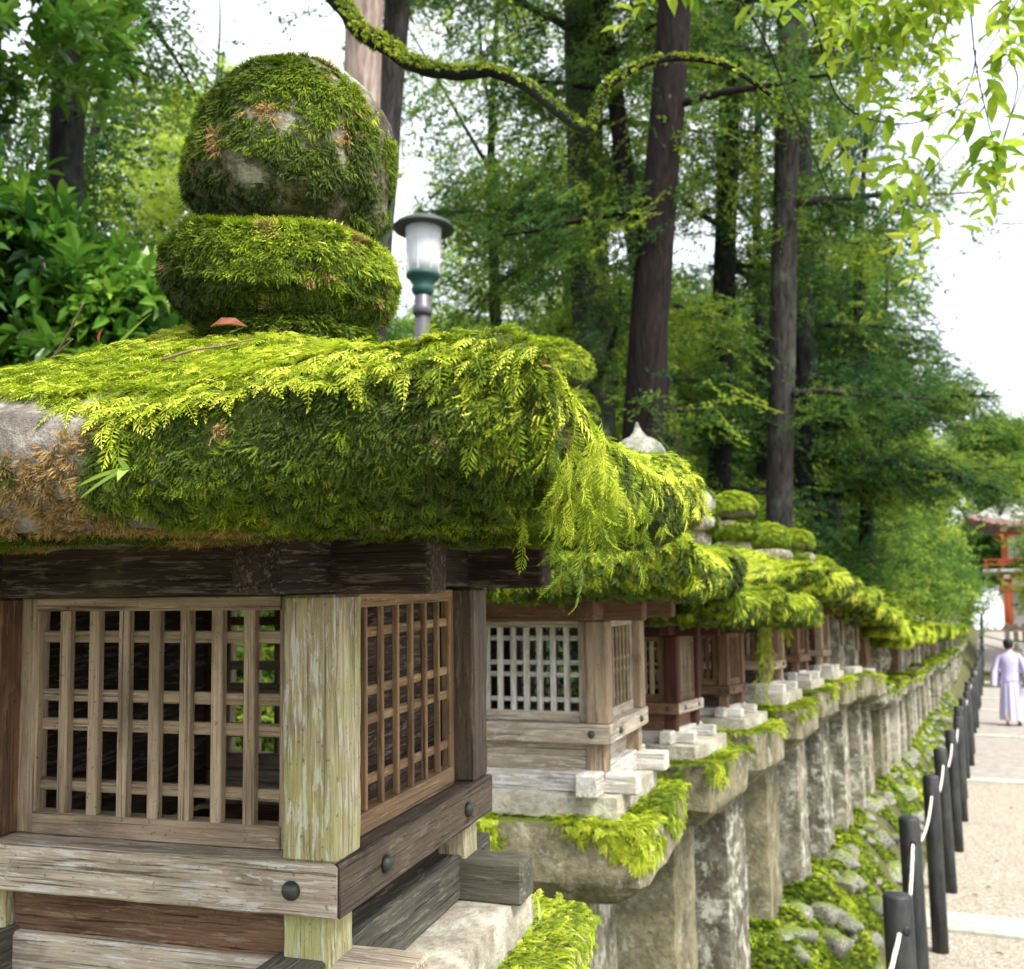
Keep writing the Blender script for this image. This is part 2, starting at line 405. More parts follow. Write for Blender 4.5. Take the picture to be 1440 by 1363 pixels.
def spray_me(seed, n=10, L=.42):
    """flat drooping conifer spray"""
    r = random.Random(seed); V, F = [], []
    for i in range(n):
        t = (i + .5) / n
        for s in (-1, 1):
            a = Vector((t * L, 0, -.22 * L * t * t)); ln = L * .50 * (1 - t * .75) * r.uniform(.6, 1.1)
            d = Vector((.75, s * .8, -.12 - .3 * r.random())).normalized()
            m = 7
            for j in range(m):
                q = (j + .5) / m; b = a + d * ln * q + Vector((0, 0, -.15 * ln * q * q))
                for s2 in (-1, 1):
                    if r.random() < .12: continue
                    e = (d + Vector((-d.y, d.x, 0)) * s2 * .9).normalized(); w = Vector((-e.y, e.x, r.uniform(-.9, .9))) * .0048; k = len(V)
                    ll = .042 * (1.1 - q * .5) * r.uniform(.7, 1.2)
                    V += [b + w, b - w, b + e * ll - w * .3 + Vector((0, 0, -.006)), b + e * ll + w * .3]; F.append((k, k + 1, k + 2, k + 3))
    return mesh('spray', V, F)
def puff_me(seed, n=84, R=.30, L=.050):
    """a few dense flattened twigs of leaves with air between them"""
    r = random.Random(seed); V, F = [], []
    for q in range(5):
        c = Vector((r.gauss(0, R * .6), r.gauss(0, R * .6), r.gauss(0, R * .35))); ax = Vector((r.gauss(0, 1), r.gauss(0, 1), r.gauss(-.1, .25))).normalized()
        for i in range(n // 5):
            t = r.uniform(-1, 1); a = c + ax * R * .55 * t + Vector((r.gauss(0, .030), r.gauss(0, .030), r.gauss(0, .012)))
            d = (ax * .7 + Vector((r.gauss(0, .7), r.gauss(0, .7), r.gauss(-.15, .3)))).normalized(); l = L * r.uniform(.6, 1.25)
            s = d.cross(Vector((r.gauss(0, .5), r.gauss(0, .5), 1))).normalized() * l * .26; k = len(V)
            V += [a, a + d * l * .5 + s, a + d * l, a + d * l * .5 - s]; F.append((k, k + 1, k + 2, k + 3))
        k = len(V); w = Vector((0, 0, .004)); V += [c - ax * R * .6 - w, c + ax * R * .6 - w, c + ax * R * .6 + w, c - ax * R * .6 + w]; F.append((k, k + 1, k + 2, k + 3))
    return mesh('puff', V, F)
source('youngleaf', [rosette_me(20 + i, 7, .125) for i in range(3)], YOUNG)
source('rosette', [rosette_me(i) for i in range(4)], BROAD)
source('spray', [spray_me(i) for i in range(3)], CONIFER)
source('puff', [puff_me(i, 95, .32, .058) for i in range(5)], FARLEAF)
source('darkpuff', [puff_me(10 + i, 110, .34, .050) for i in range(5)], CONIFER)

# ------------------------------------------------------------------ ground, path, bank
def smoother(a, b, x): t = min(max((x - a) / (b - a), 0), 1); return t * t * (3 - 2 * t)
def rise(y): return 1.75 * smoother(38, 60, y)
def sheet(name, x0, x1, y0, y1, nx, ny, zf, mat, kind='structure'):
    V = [(x0 + (x1 - x0) * i / nx, y0 + (y1 - y0) * j / ny, 0) for j in range(ny + 1) for i in range(nx + 1)]
    V = [(x, y, zf(x, y)) for x, y, _ in V]
    F = [(j * (nx + 1) + i, j * (nx + 1) + i + 1, (j + 1) * (nx + 1) + i + 1, (j + 1) * (nx + 1) + i) for j in range(ny) for i in range(nx)]
    return tag(obj(name, mesh(name, V, F, True), mat), kind=kind)

t = NT('forest_floor'); v = t.coord('Object', False)
c = t.ramp(t.noise(v, 1.3, 7, .7), [(.35, (.035, .030, .018)), (.5, (.075, .070, .030)), (.65, (.06, .10, .025))])
FLOOR = t.done(c, .95, t.bump(t.noise(v, 12, 5, .7), .8, .04), .1)
sheet('ground', -420, 420, -60, 780, 60, 210, lambda x, y: rise(y) - .012, FLOOR)

t = NT('gravel'); v = t.coord('Object', False)
vo = t.n('ShaderNodeTexVoronoi', None, Vector=v, Scale=75)
hs = t.n('ShaderNodeSeparateColor', None, Color=vo.outputs['Color']).outputs[0]
c = t.ramp(hs, [(0, (.23, .20, .16)), (.35, (.36, .325, .265)), (.7, (.45, .415, .35)), (1, (.55, .52, .46))])
c = t.mix(t.math('MULTIPLY', t.step(vo.outputs['Distance'], .35, .8), .6), c, (.16, .12, .085))
c = t.mix(t.math('MULTIPLY', t.step(t.noise(v, 1.1, 6, .65), .52, .68), .45), c, (.28, .22, .155))
GRAVEL = t.done(c, .92, t.bump(t.math('SUBTRACT', 1.0, vo.outputs['Distance']), .9, .008), .15)
t = NT('paved_path'); v = t.coord('Object', False)
c = t.ramp(t.noise(v, 6, 7, .7), [(.35, (.20, .18, .16)), (.65, (.36, .33, .30))])
c = t.mix(t.math('MULTIPLY', t.step(t.noise(v, 40, 4, .7), .5, .62), .5), c, (.42, .39, .36))
PAVED = t.done(c, .9, t.bump(t.noise(v, 60, 4), .5, .006), .15)
sheet('path', -.70, 5.2, -2, 14.5, 8, 8, lambda x, y: 0, GRAVEL)
sheet('path', -.70, 5.2, 14.5, 62, 8, 60, lambda x, y: rise(y), PAVED)
t = NT('strip_stone'); v = t.coord('Object', False)
c = t.ramp(t.noise(v, 9, 6, .7), [(.35, (.28, .30, .26)), (.65, (.48, .49, .44))])
c = t.mix(t.math('MULTIPLY', t.step(t.noise(v, 2.2, 5, .7), .55, .66), .4), c, (.20, .25, .10))
STRIP = t.done(c, .85, t.bump(t.noise(v, 50, 4), .4, .005), .2)

def slab_row(y, w, x0=-.62, n=6, L=.95, first=False):
    root = empty('kerb_stone_row', (0, y, rise(y)))
    nm = {7.45: 'nearest broad pale stone strip laid across the gravel path', 14.4: 'pale kerb strip where gravel path turns to grey paving', 20.3: 'thin pale stone strip across the path in front of the robed person',
          26.6: 'thin pale stone strip across the path just beyond the robed person', 31.0: 'farthest thin pale stone strip across the path'}[y]
    tag(root, nm, 'stone strip', 'stone strips across the path')
    for i in range(n):
        l = L * random.uniform(.85, 1.1)
        obj('stone', box_me(L - .015, w, .05, .006, 3, .004, i), STRIP, root, (x0 + L * (i + .5), random.uniform(-.01, .01), .0 + random.uniform(-.004, .004)), (0, 0, random.uniform(-.006, .006)))
for y, w in ((7.45, .42), (14.4, .30), (20.3, .26), (26.6, .24), (31.0, .24)): slab_row(y, w)

def bank_z(x, y):
    e = smoother(-.60, -1.02, x)
    e = smoother(0, 1, (-.60 - x) / .42)
    z = .42 * e + rise(y)
    if x < -2.2: z += .25 * smoother(0, 1, (-2.2 - x) / 6)
    n = noise.noise(Vector((x * 2.3, y * 2.3, 0))) * .05 + noise.noise(Vector((x * 8, y * 8, 3))) * .04
    return z + n * (.2 + e)
t = NT('bank_soil'); v = t.coord('Object', False)
c = t.ramp(t.noise(v, 3.1, 7, .7), [(.34, (.05, .045, .03)), (.48, (.11, .10, .06)), (.58, (.09, .11, .02)), (.70, (.22, .20, .14))])
BANK = t.done(c, .95, t.bump(t.noise(v, 30, 5, .75), .9, .02), .1)
bank = sheet('bank', -26, -.58, -3, 64, 1, 1, lambda x, y: 0, BANK)
xs = [-26, -20, -15, -11, -8, -6, -4.5, -3.5, -2.8, -2.2, -1.9, -1.6, -1.4] + [-1.3 + .06 * i for i in range(13)]
ys = list(np.arange(-3, 16, .12)) + list(np.arange(16, 64.5, .5))
V = [(x, y, bank_z(x, y) if x < -.585 else rise(y) + .001) for y in ys for x in xs]; nx = len(xs)
F = [(j * nx + i, j * nx + i + 1, (j + 1) * nx + i + 1, (j + 1) * nx + i) for j in range(len(ys) - 1) for i in range(nx - 1)]
bank.data = mesh('bank', V, F, True); bank.data.materials.append(BANK)

# moss growing over the bank
mep = sheet('tmp', 0, 1, 0, 1, 1, 1, lambda x, y: 0, BANK); bpy.data.objects.remove(mep)
n = 80000
yy = 2.2 + 24 * RNG.random(n) ** 1.5; xx = -1.35 + .66 * RNG.random(n)
P = np.array([(x, y, bank_z(x, y) + .004) for x, y in zip(xx, yy)])
wv = wave(P, 3.5, 4) + .5 * wave(P, 11, 5); keep = wv > -.45; P = P[keep]; wv = wv[keep]
N = np.tile(unit(np.array([[.55, 0, 1.0]])), (len(P), 1)); D = comb(P, N, (-3, 8, 0), .8, .3, .8, .5)
scatter_obj('bank_moss', None, points_me(P, D, N, .020 + .014 * RNG.random(len(P)), .52 + .16 * wv + .12 * RNG.normal(size=len(P)), 3), 'clump')

# rocks at the foot of the pillars
def rock_me(seed):
    rc = random.Random(seed + 50); cuts = [(Vector((rc.gauss(0, 1), rc.gauss(0, 1), rc.gauss(0, .8))).normalized(), rc.uniform(.55, .85)) for _ in range(11)]
    bm = bmesh.new(); bmesh.ops.create_icosphere(bm, subdivisions=3, radius=1)
    for v in bm.verts:
        n = noise.noise(v.co * 1.1 + Vector((seed * 7, 0, 0))) * .5 + noise.noise(v.co * 3 + Vector((0, seed * 5, 0))) * .16
        q = v.co * (1 + n)
        for cn, ch_ in cuts:
            dq = q.dot(cn)
            if dq > ch_: q = q - cn * (dq - ch_)
        m = max(abs(q.x), abs(q.y), abs(q.z)); q *= (1 - .18 * m)
        v.co = Vector((q.x, q.y * .8, q.z * .62))
    return bm_mesh('rock', bm, True)
rocks = [rock_me(i) for i in range(6)]
rr = random.Random(3)
for i in range(170):
    y = 3.3 + 22 * (i / 170) ** 1.35 + rr.uniform(-.1, .1); x = rr.uniform(-1.0, -.66); s = rr.choice((rr.uniform(.05, .11), rr.uniform(.08, .20))) * (1.0 if y < 12 else .9)
    o = obj('mossy_rock', rocks[i % 6], ROCK, None, (x, y, bank_z(x, y) + s * .12), (rr.uniform(-.3, .3), rr.uniform(-.3, .3), rr.uniform(0, 6)), (s, s * rr.uniform(.7, 1.1), s * rr.uniform(.7, 1)))
    tag(o, 'pale lichened rock half sunk in the mossy bank below the lantern pillars', 'rock', 'rocks at the foot of the lantern row')

# ------------------------------------------------------------------ stone pieces of a lantern
def cube_grid(n):
    key = ('cg', n)
    if key not in _boxes:
        bm = bmesh.new(); bmesh.ops.create_cube(bm, size=2); bmesh.ops.subdivide_edges(bm, edges=bm.edges[:], cuts=n, use_grid_fill=True)
        _boxes[key] = bm_mesh('cg', bm)
    return _boxes[key]

def roof_me(h, t, rise_, c, n=26, seed=0, wob=.012, low=0.0):
    me = cube_grid(n).copy(); S = Vector((seed * 3.7, 1.3, seed))
    for v in me.vertices:
        u, w, q = v.co
        r = max(abs(u), abs(w)); r2 = (abs(u) ** 4 + abs(w) ** 4) ** .25; rr_ = .5 * (r + min(r2, 1))
        top = t + rise_ * (1 - r) ** 1.35 * (1.0) + c * (abs(u) * abs(w)) ** 2.6
        bot = -.012 * (1 - r) + c * .35 * (abs(u) * abs(w)) ** 4
        k = (q + 1) / 2
        edge = 1 + .035 * (1 - q * q) * (r ** 8) - .05 * max(0, abs(q) - .55) / .45 * r ** 6 + .05 * (abs(u) * abs(w)) ** 4
        p = Vector((u * h * edge, w * h * edge, bot + (top - bot) * k))
        p += noise.noise_vector(p * 6 + S) * wob + noise.noise_vector(p * 19 + S) * wob * .5 + noise.noise_vector(p * 60 + S) * wob * .16
        v.co = p
    me.shade_smooth(); return me

def loft_sq(prof, k=9, seed=0, wob=.006, rnd=.12):
    """stack of rounded squares: prof = [(half, z)]"""
    V, F = [], []; ring = []
    m = k * 4
    for half, z in prof:
        for i in range(m):
            s, q = divmod(i, k); a = -1 + 2 * q / k
            x, y = [(1, a), (-a, 1), (-1, -a), (a, -1)][s]
            L = (abs(x) ** 22 + abs(y) ** 22) ** (1 / 22.); x, y = x / L, y / L
            p = Vector((x * half, y * half, z)); p += noise.noise_vector(p * 9 + Vector((seed * 2.3, 0, 0))) * wob + noise.noise_vector(p * 34 + Vector((0, seed, 0))) * wob * .5
            V.append(p)
    for j in range(len(prof) - 1):
        for i in range(m):
            i2 = (i + 1) % m; F.append((j * m + i, j * m + i2, (j + 1) * m + i2, (j + 1) * m + i))
    F.append(tuple(range(m - 1, -1, -1))); F.append(tuple((len(prof) - 1) * m + i for i in range(m)))
    me = mesh('loft', V, F, True); me.set_sharp_from_angle(angle=radians(38)); return me

def dense(prof, step=.02):
    out = []
    for (a, za), (b, zb) in zip(prof, prof[1:]):
        k = max(1, int(math.hypot(b - a, zb - za) / step))
        out += [(a + (b - a) * i / k, za + (zb - za) * i / k) for i in range(k)]
    return out + [prof[-1]]

def blob_me(prof, seed=0, wob=.012, n=40):
    """turned stone (finial) with an uneven surface"""
    me = lathe_me('turned', dense(prof, .012), n)
    for v in me.vertices:
        p = v.co.copy(); v.co = p + noise.noise_vector(p * 5 + Vector((seed * 4.1, 0, 2))) * wob * 1.6 + noise.noise_vector(p * 22 + Vector((seed, 3, 0))) * wob * .5
    return me

def jewel_prof(R, H, tip=.2):
    o = [(R * .45, 0), (R * .66, H * .05), (R * .88, H * .17), (R * .97, H * .29), (R, H * .42), (R * .97, H * .6), (R * .84, H * .76), (R * .58, H * .885), (R * .34, H * .95)]
    return o + [(R * .16, H * (.97 + tip * .4)), (R * .03, H * (1 + tip))]
def dish_prof(R, H): return [(R * .55, 0), (R * .80, H * .14), (R * .97, H * .38), (R, H * .6), (R * .90, H * .82), (R * .64, H * .94), (R * .3, H * 1.0)]

# ------------------------------------------------------------------ wooden lamp house on a lantern
def mitre_me(l, w, h, inner, cu, wb, cut=0.0):
    k = ('mitre', round(l, 4), inner, cu, cut)
    if k not in _boxes:
        me = box_me(l, w, h, .003, cu, wb, 5 + inner).copy()
        for v in me.vertices: v.co.x *= 1 - (v.co.y * inner + w / 2 + cut) / (l / 2)
        _boxes[k] = me
    return _boxes[k]

def lattice(parent, face, b, z0, z1, ww, wm, nv, hb, front, back=None, simple=False, bw=.0125):
    """a framed lattice; face: 'S','N','E','W'; b half size to panel plane; ww = half opening incl. frame"""
    ax = {'S': (0, -1), 'N': (0, 1), 'E': (1, 0), 'W': (-1, 0)}[face]
    hx = face in 'SN'; dp = 1.0 if hx else .45
    def put(name, s, z, l, axis, w, h, off, mat, **k):
        c = (s, ax[1] * (b + off), z) if hx else (ax[0] * (b + off), s, z)
        if axis == 'Z': return obj(name, box_me(l, w, h, .0015), mat, fr, c, (0, -pi / 2, 0) if not hx else (pi / 2, -pi / 2, 0))
        return obj(name, box_me(l, w, h, .0015), mat, fr, c, (0, 0, 0) if hx else (0, 0, pi / 2))
    # frame as the part, bars as its sub-parts
    fr = empty('lattice_panel'); fr.parent = parent
    st = .022
    for s in (-1, 1): put('stile', s * (ww - st / 2), (z0 + z1) / 2, z1 - z0, 'Z', .030 * (1 if hx else .6), st * (1 if hx else .7), .0, wm)
    put('rail', 0, z1 - .009, 2 * ww - 2 * st - .002, 'X', .028, .018, .0, wm)
    put('rail', 0, z0 + .014, 2 * ww - 2 * st - .002, 'X', .028, .028, .0, wm)
    o0, o1 = z0 + .028, z1 - .018; H = o1 - o0; Wd = 2 * (ww - st)
    for i in range(nv):
        s = -Wd / 2 + Wd * (i + 1) / (nv + 1); put('lattice_bar', s, (o0 + o1) / 2, H + .004, 'Z', .016 * dp, bw, .006, front)
    for f in (.13, .425, .57, .87):
        put('lattice_bar', 0, o1 - H * f, Wd + .004, 'X', .011 * dp, hb, -.0035 if hx else .0005, front)
    if back is not None: put('backing_board', 0, (z0 + z1) / 2, 2 * ww - .004, 'X', .006, z1 - z0 - .004, -.022, back)
    return fr

def lamp_house(root, b, z, mats, hero=False, lite=False, H=.30, overhang=.11, wallh=None):
    """b: half size of the sill ring; z: top of the stone; mats: dict of woods"""
    w = .058 * b / .285; cu = 14 if hero else 0; wb = .0022 if hero else 0
    S = b / .285
    tb, tz = b - .062 * S, .068 * S
    # crossed base timbers
    for s in (-1, 1):
        beam('base_timber', root, (s * tb, 0, z + tz / 2), 2 * b + .13 * S, 'Y', .070 * S, tz, mats['base'], .004, cu, wb, 3 + s)
        beam('base_timber', root, (0, s * tb * 1.02, z + tz / 2 - .003), 2 * b + .15 * S, 'X', .070 * S, tz - .004, mats.get('rear_block', mats['block']) if s > 0 else mats['block'], .004, cu, wb, 6 + s)
    z1 = z + tz; zs = z1 + (wallh or .083 * S); st = .060 * S
    for s in (-1, 1):                                         # low walls and short posts under the sill
        beam('low_wall', root, (0, s * (b - .045 * S), (z1 + zs) / 2 - .012), 2 * b - .17 * S, 'X', .02, zs - z1 + .022, mats['wall'], .002, cu, wb, 2)
        beam('low_wall', root, (s * (b - .075 * S), 0, (z1 + zs) / 2 - .02), 2 * b - .17 * S, 'Y', .02, zs - z1 + .035, mats.get('wall_side', mats['wall']), .002, cu, wb, 4)
        for s2 in (-1, 1): beam('foot_post', root, (s * (b - .052 * S), s2 * (b - .052 * S), (z + zs) / 2 + .02), zs - z - .035, 'Z', .062 * S, .062 * S, mats['post'], .003, 6 if hero else 0, wb, 3)
    # sill ring, mitred as two long and two short beams
    for s in (-1, 1):
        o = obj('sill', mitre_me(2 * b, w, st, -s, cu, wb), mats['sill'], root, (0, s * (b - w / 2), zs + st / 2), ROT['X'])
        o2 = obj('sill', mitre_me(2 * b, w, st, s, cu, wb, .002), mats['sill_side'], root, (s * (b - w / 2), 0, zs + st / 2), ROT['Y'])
        if hero or not lite:
            for q in (-1, 1):
                obj('nail_head', NAIL, NAILM, o, (q * (b - .06 * S), s * w / 2, 0), (-s * pi / 2, 0, 0), S)
                obj('nail_head', NAIL, NAILM, o2, (q * (b - .13 * S), -s * w / 2, 0), (s * pi / 2, 0, 0), S)
    zp = zs + st; pw = .070 * S; ph = H
    for s in (-1, 1):
        for s2 in (-1, 1):
            beam('corner_post', root, (s * (b - pw / 2 - .006), s2 * (b - pw / 2 - .006), zp + ph / 2), ph, 'Z', pw, pw, mats.get('left_post', mats['post']) if s < 0 else mats.get('rear_post', mats['post']) if s2 > 0 else mats['post'], .004, 10 if hero else 0, wb, 20 + s + 2 * s2)
    ww = b - pw - .008
    if lite:
        for f in 'SE':
            lattice(root, f, b - .045 * S, zp + .001, zp + ph - .001, ww, mats['frame'], 4, .012 * S, mats['bar'], mats.get('back'), bw=.010 * S)
        for f in 'NW':
            beam('backing_board', root, (0, b - .04 * S, zp + ph / 2) if f == 'N' else (-(b - .04 * S), 0, zp + ph / 2), 2 * ww, 'X' if f == 'N' else 'Y', .01, ph - .004, mats['wall'], .001)
    else:
        lattice(root, 'S', b - .058 * S, zp + .001, zp + ph - .001, ww, mats['frame'], 7, .0155 * S, mats['bar'], bw=.0125 * S)
        lattice(root, 'E', b - .046 * S, zp + .001, zp + ph - .001, ww, mats.get('frame_side', mats['frame']), 6, .0135 * S, mats['bar_side'], mats.get('back'), bw=.0095 * S)
        lattice(root, 'N', b - .048 * S, zp + .001, zp + ph - .001, ww, mats['frame'], 7, .0155 * S, mats['bar'], bw=.0125 * S)
        lattice(root, 'W', b - .046 * S, zp + .001, zp + ph - .001, ww, mats['frame'], 6, .0135 * S, mats['bar_side'], mats.get('back'), bw=.0095 * S)
    zb = zp + ph; bh = .070 * S
    for s in (-1, 1):
        beam('top_beam', root, (0, s * (b - .04 * S), zb + bh / 2), 2 * b + 2 * overhang * S, 'X', .062 * S, bh, mats['top'], .004, cu, wb, 31 + s)
        beam('top_beam', root, (s * (b - .045 * S), 0, zb + bh / 2 + .004), 2 * b + 2.0 * overhang * S, 'Y', .062 * S, bh, mats['top2'], .004, cu, wb, 35 + s)
    return zb + bh

NAIL = lathe_me('nail_head', [(.011, -.002), (.0115, .003), (.009, .0075), (.005, .010), (.001, .0108)], 14)
NAILM = plain('dark_iron', (.05, .055, .05), .45, None, .5, .6)

WEATHERED = dict(left_post=WOOD_BROWN, rear_post=WOOD_SIDE, rear_block=WOOD_GREY, base=WOOD_GREY, block=WOOD_SILL, wall=WOOD_BROWN, post=WOOD_POST, sill=WOOD_SILL, sill_side=WOOD_SIDE, frame=WOOD_PALE, bar=WOOD_PALE, bar_side=WOOD_TAN, back=WOOD_DARK, top=WOOD_DARK, top2=WOOD_DARK, frame_side=WOOD_TAN, wall_side=WOOD_DARK)  # back and wall_side near-black: interior dark and recess shade put into their colour
PALEW = dict(base=WOOD_BLOCK, block=WOOD_BLOCK, wall=WOOD_SILL, post=WOOD_PALE, sill=WOOD_SILL, sill_side=WOOD_SILL, frame=WOOD_SILL, bar=WOOD_BLOCK, bar_side=WOOD_PALE, back=WOOD_DARK, top=WOOD_BROWN, top2=WOOD_BROWN)
REDW = dict(base=WOOD_BLOCK, block=WOOD_BLOCK, wall=WOOD_BROWN, post=WOOD_RED, sill=WOOD_BROWN, sill_side=WOOD_SILL, frame=WOOD_BROWN, bar=WOOD_PALE, bar_side=WOOD_PALE, back=WOOD_DARK, top=WOOD_RED, top2=WOOD_RED)
DARKW = dict(base=WOOD_BLOCK, block=WOOD_BLOCK, wall=WOOD_DARK, post=WOOD_BROWN, sill=WOOD_BROWN, sill_side=WOOD_BROWN, frame=WOOD_BROWN, bar=WOOD_BROWN, bar_side=WOOD_BROWN, back=WOOD_DARK, top=WOOD_DARK, top2=WOOD_DARK)
GREYW = dict(base=WOOD_BLOCK, block=WOOD_BLOCK, wall=WOOD_DARK, post=WOOD_PALE, sill=WOOD_PALE, sill_side=WOOD_PALE, frame=WOOD_BROWN, bar=WOOD_PALE, bar_side=WOOD_BROWN, back=WOOD_DARK, top=WOOD_BROWN, top2=WOOD_BROWN)

# moss coats -----------------------------------------------------------------
def moss_coat(name, parent, me, n, src, size, tint, accept=None, down=1.0, out=.6, jit=.45, lift=.25, centre=(0, 0, 0), loc=(0, 0, 0)):
    P, N = sample(me, n)
    if accept is not None:
        k = accept(P, N); P, N = P[k], N[k]
    D = comb(P, N, centre, down, out, jit, lift)
    T0 = tint(P, N) if src == 'frond' else None
    S = size * (.55 + .85 * RNG.random(len(P)) ** 1.3) * (1 + .18 * wave(P, 14, 91)); T = np.maximum(T0, .30) if T0 is not None else tint(P, N)
    return scatter_obj(name, parent, points_me(P - N * .002, D, N, S, T, SRC[src][1]), src, loc)

# ------------------------------------------------------------------ the lanterns
def chudai_prof(h, t): return dense([(h * .80, 0), (h * .87, t * .10), (h * .95, t * .20), (h, t * .30), (h, t * .97), (h * .97, t), (h * .2, t)], .03)

def lantern_hero():
    root = empty('wooden_lantern', (-1.022, 1.33, .45), (radians(3.0), 0, radians(7.8)))
    tag(root, 'nearest and largest stone lantern with lattice lamp house and thick bright moss roof', 'lantern', 'lanterns in the row beside the path')
    z = 0
    obj('pillar', loft_sq(dense([(.20, -.1), (.19, .52)], .08), 9, 1, .006), STONE, root)
    ch = obj('platform', loft_sq([(a, q + .585) for a, q in chudai_prof(.43, .34)], 14, 2, .008), STONE, root)
    sl = obj('slab', loft_sq(dense([(.345, .915), (.35, .925), (.342, .985), (.2, .986)], .03), 12, 4, .004), STONE_PALE, root)
    zt = lamp_house(root, .285, .986, WEATHERED, hero=True, H=.31, wallh=.053)
    rz = zt + .002
    rm = roof_me(.600, .122, .235, .030, 44, 3, .012)
    for v_ in rm.vertices:
        if v_.co.y > 0: v_.co.y *= .57
    # sagging near edge is stone at the left end, moss elsewhere
    roof = obj('roof', rm, STONE_ROOF, root, (-.016, 0, rz))
    bare = lambda P: (P[:, 0] < .240 + .035 * wave(P, 14, 3)) & (P[:, 1] < -.53) & (P[:, 2] < .115 + .012 * wave(P, 20, 8))
    # bright feathery fronds over the top, draping past the eave
    def acc_top(P, N):
        hang = .022 + .022 * wave(P, 16, 21) + .016 * wave(P, 45, 22)
        hang = np.where(P[:, 0] > .585, .050 + .03 * wave(P, 12, 4), hang)
        return ((N[:, 2] > .45) | (P[:, 2] > .125 - hang)) & ~bare(P) & (P[:, 2] > .0)
    vis = lambda P: ((P[:, 1] < .15) & (P[:, 0] > -.45 + .0 * P[:, 0])) | (P[:, 0] > .3)
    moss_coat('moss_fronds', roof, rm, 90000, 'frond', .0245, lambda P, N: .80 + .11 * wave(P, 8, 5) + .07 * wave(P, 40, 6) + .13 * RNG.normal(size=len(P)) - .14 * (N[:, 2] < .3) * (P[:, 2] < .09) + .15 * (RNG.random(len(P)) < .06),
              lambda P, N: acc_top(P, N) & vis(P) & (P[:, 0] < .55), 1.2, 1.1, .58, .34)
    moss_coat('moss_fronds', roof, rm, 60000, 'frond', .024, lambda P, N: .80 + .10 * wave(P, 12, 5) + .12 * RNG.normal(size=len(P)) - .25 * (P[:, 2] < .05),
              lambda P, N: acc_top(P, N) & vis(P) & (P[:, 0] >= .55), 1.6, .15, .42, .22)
    moss_coat('moss_tufts', roof, rm, 60000, 'tuft', .012, lambda P, N: .70 + .10 * wave(P, 14, 15) + .12 * RNG.normal(size=len(P)), lambda P, N: acc_top(P, N) & vis(P), 1.0, .6, .9, .6)
    # short dark moss on the eave face
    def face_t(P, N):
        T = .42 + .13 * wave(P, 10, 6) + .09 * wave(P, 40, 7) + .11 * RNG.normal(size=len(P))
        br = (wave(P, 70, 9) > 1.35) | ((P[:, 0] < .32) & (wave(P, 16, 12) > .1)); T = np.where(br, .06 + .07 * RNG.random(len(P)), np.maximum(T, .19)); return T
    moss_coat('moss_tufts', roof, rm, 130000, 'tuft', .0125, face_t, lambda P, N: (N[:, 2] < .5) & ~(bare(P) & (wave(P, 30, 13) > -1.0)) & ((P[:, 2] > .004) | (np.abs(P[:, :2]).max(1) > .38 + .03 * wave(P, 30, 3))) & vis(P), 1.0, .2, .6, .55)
    # drier brown moss on the bare left end
    moss_coat('dry_moss', roof, rm, 130000, 'tuft', .0095, lambda P, N: .02 + .10 * RNG.random(len(P)), lambda P, N: bare(P) & (P[:, 0] > -.2) & (P[:, 2] < .080 + .022 * wave(P, 18, 4)) & (P[:, 2] > -.005) & (wave(P, 50, 5) > -.55), .5, .2, 1.0, .7)
    # hanging strands at the corner and along the right eave
    SP, SD = [], []
    r = random.Random(5)
    for i in range(62):
        e = r.random(); y = -.58 + .84 * r.random() ** 1.1; x = .606
        if i < 30: y = -.575 + .13 * r.random(); x = .628 + .035 * r.random()
        L = (.045 + .05 * r.random()) * (1.5 if i < 24 else .8) * (.5 + .7 * abs(sin(y * 9 + 1)))
        p = Vector((x + r.uniform(-.01, .02), y, .05 + r.uniform(-.03, .03))); k = int(L / .010)
        d = Vector((r.uniform(-.12, .12), r.uniform(-.12, .12), -1))
        for j in range(k):
            SP.append(p.copy()); SD.append((d + Vector((r.gauss(0, .3), r.gauss(0, .3), 0))).normalized()); p += d.normalized() * .010 + Vector((r.gauss(0, .0015), r.gauss(0, .0015), 0))
    SP, SD = np.array([tuple(p) for p in SP]), np.array([tuple(p) for p in SD])
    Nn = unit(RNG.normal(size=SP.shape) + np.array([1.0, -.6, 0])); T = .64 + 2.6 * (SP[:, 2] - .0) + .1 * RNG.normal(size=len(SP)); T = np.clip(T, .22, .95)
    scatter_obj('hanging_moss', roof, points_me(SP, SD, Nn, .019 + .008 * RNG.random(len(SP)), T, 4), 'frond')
    # finial: collar, dish and jewel
    fz = rz + .305
    tint_f = lambda k, base=.45: (lambda P, N: np.where((wave(P, 34, k) > 1.28) | ((wave(P, 80, k + 3) > 1.15)), .05 + .08 * RNG.random(len(P)), np.maximum(base + .16 * wave(P, 8, k + 1) + .10 * RNG.normal(size=len(P)) + .10 * N[:, 2] - .20 * (N[:, 2] < -.25), .18)))  # tops tinted lighter, undersides darker: underside shade painted into the moss
    cm = blob_me([(.13, 0), (.140, .03), (.12, .06), (.09, .075)], 2, .008)
    col = obj('collar', cm, STONE_DARK, root, (.05, 0, fz - .03))
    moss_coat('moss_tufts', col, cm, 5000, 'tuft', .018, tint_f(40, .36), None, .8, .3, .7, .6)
    dm = blob_me(dish_prof(.182, .168), 5, .010)
    dish = obj('dish', dm, STONE_FIN, root, (.036, 0, fz + .012), (radians(2), radians(9), 0))
    moss_coat('moss_tufts', dish, dm, 34000, 'tuft', .0145, tint_f(50, .54), lambda P, N: (P[:, 1] < .10) & ((N[:, 2] > -.45) | (RNG.random(len(P)) < .35)) & (RNG.random(len(P)) < 1.1 + .5 * wave(P, 30, 77)), 1.1, .3, .8, .5)
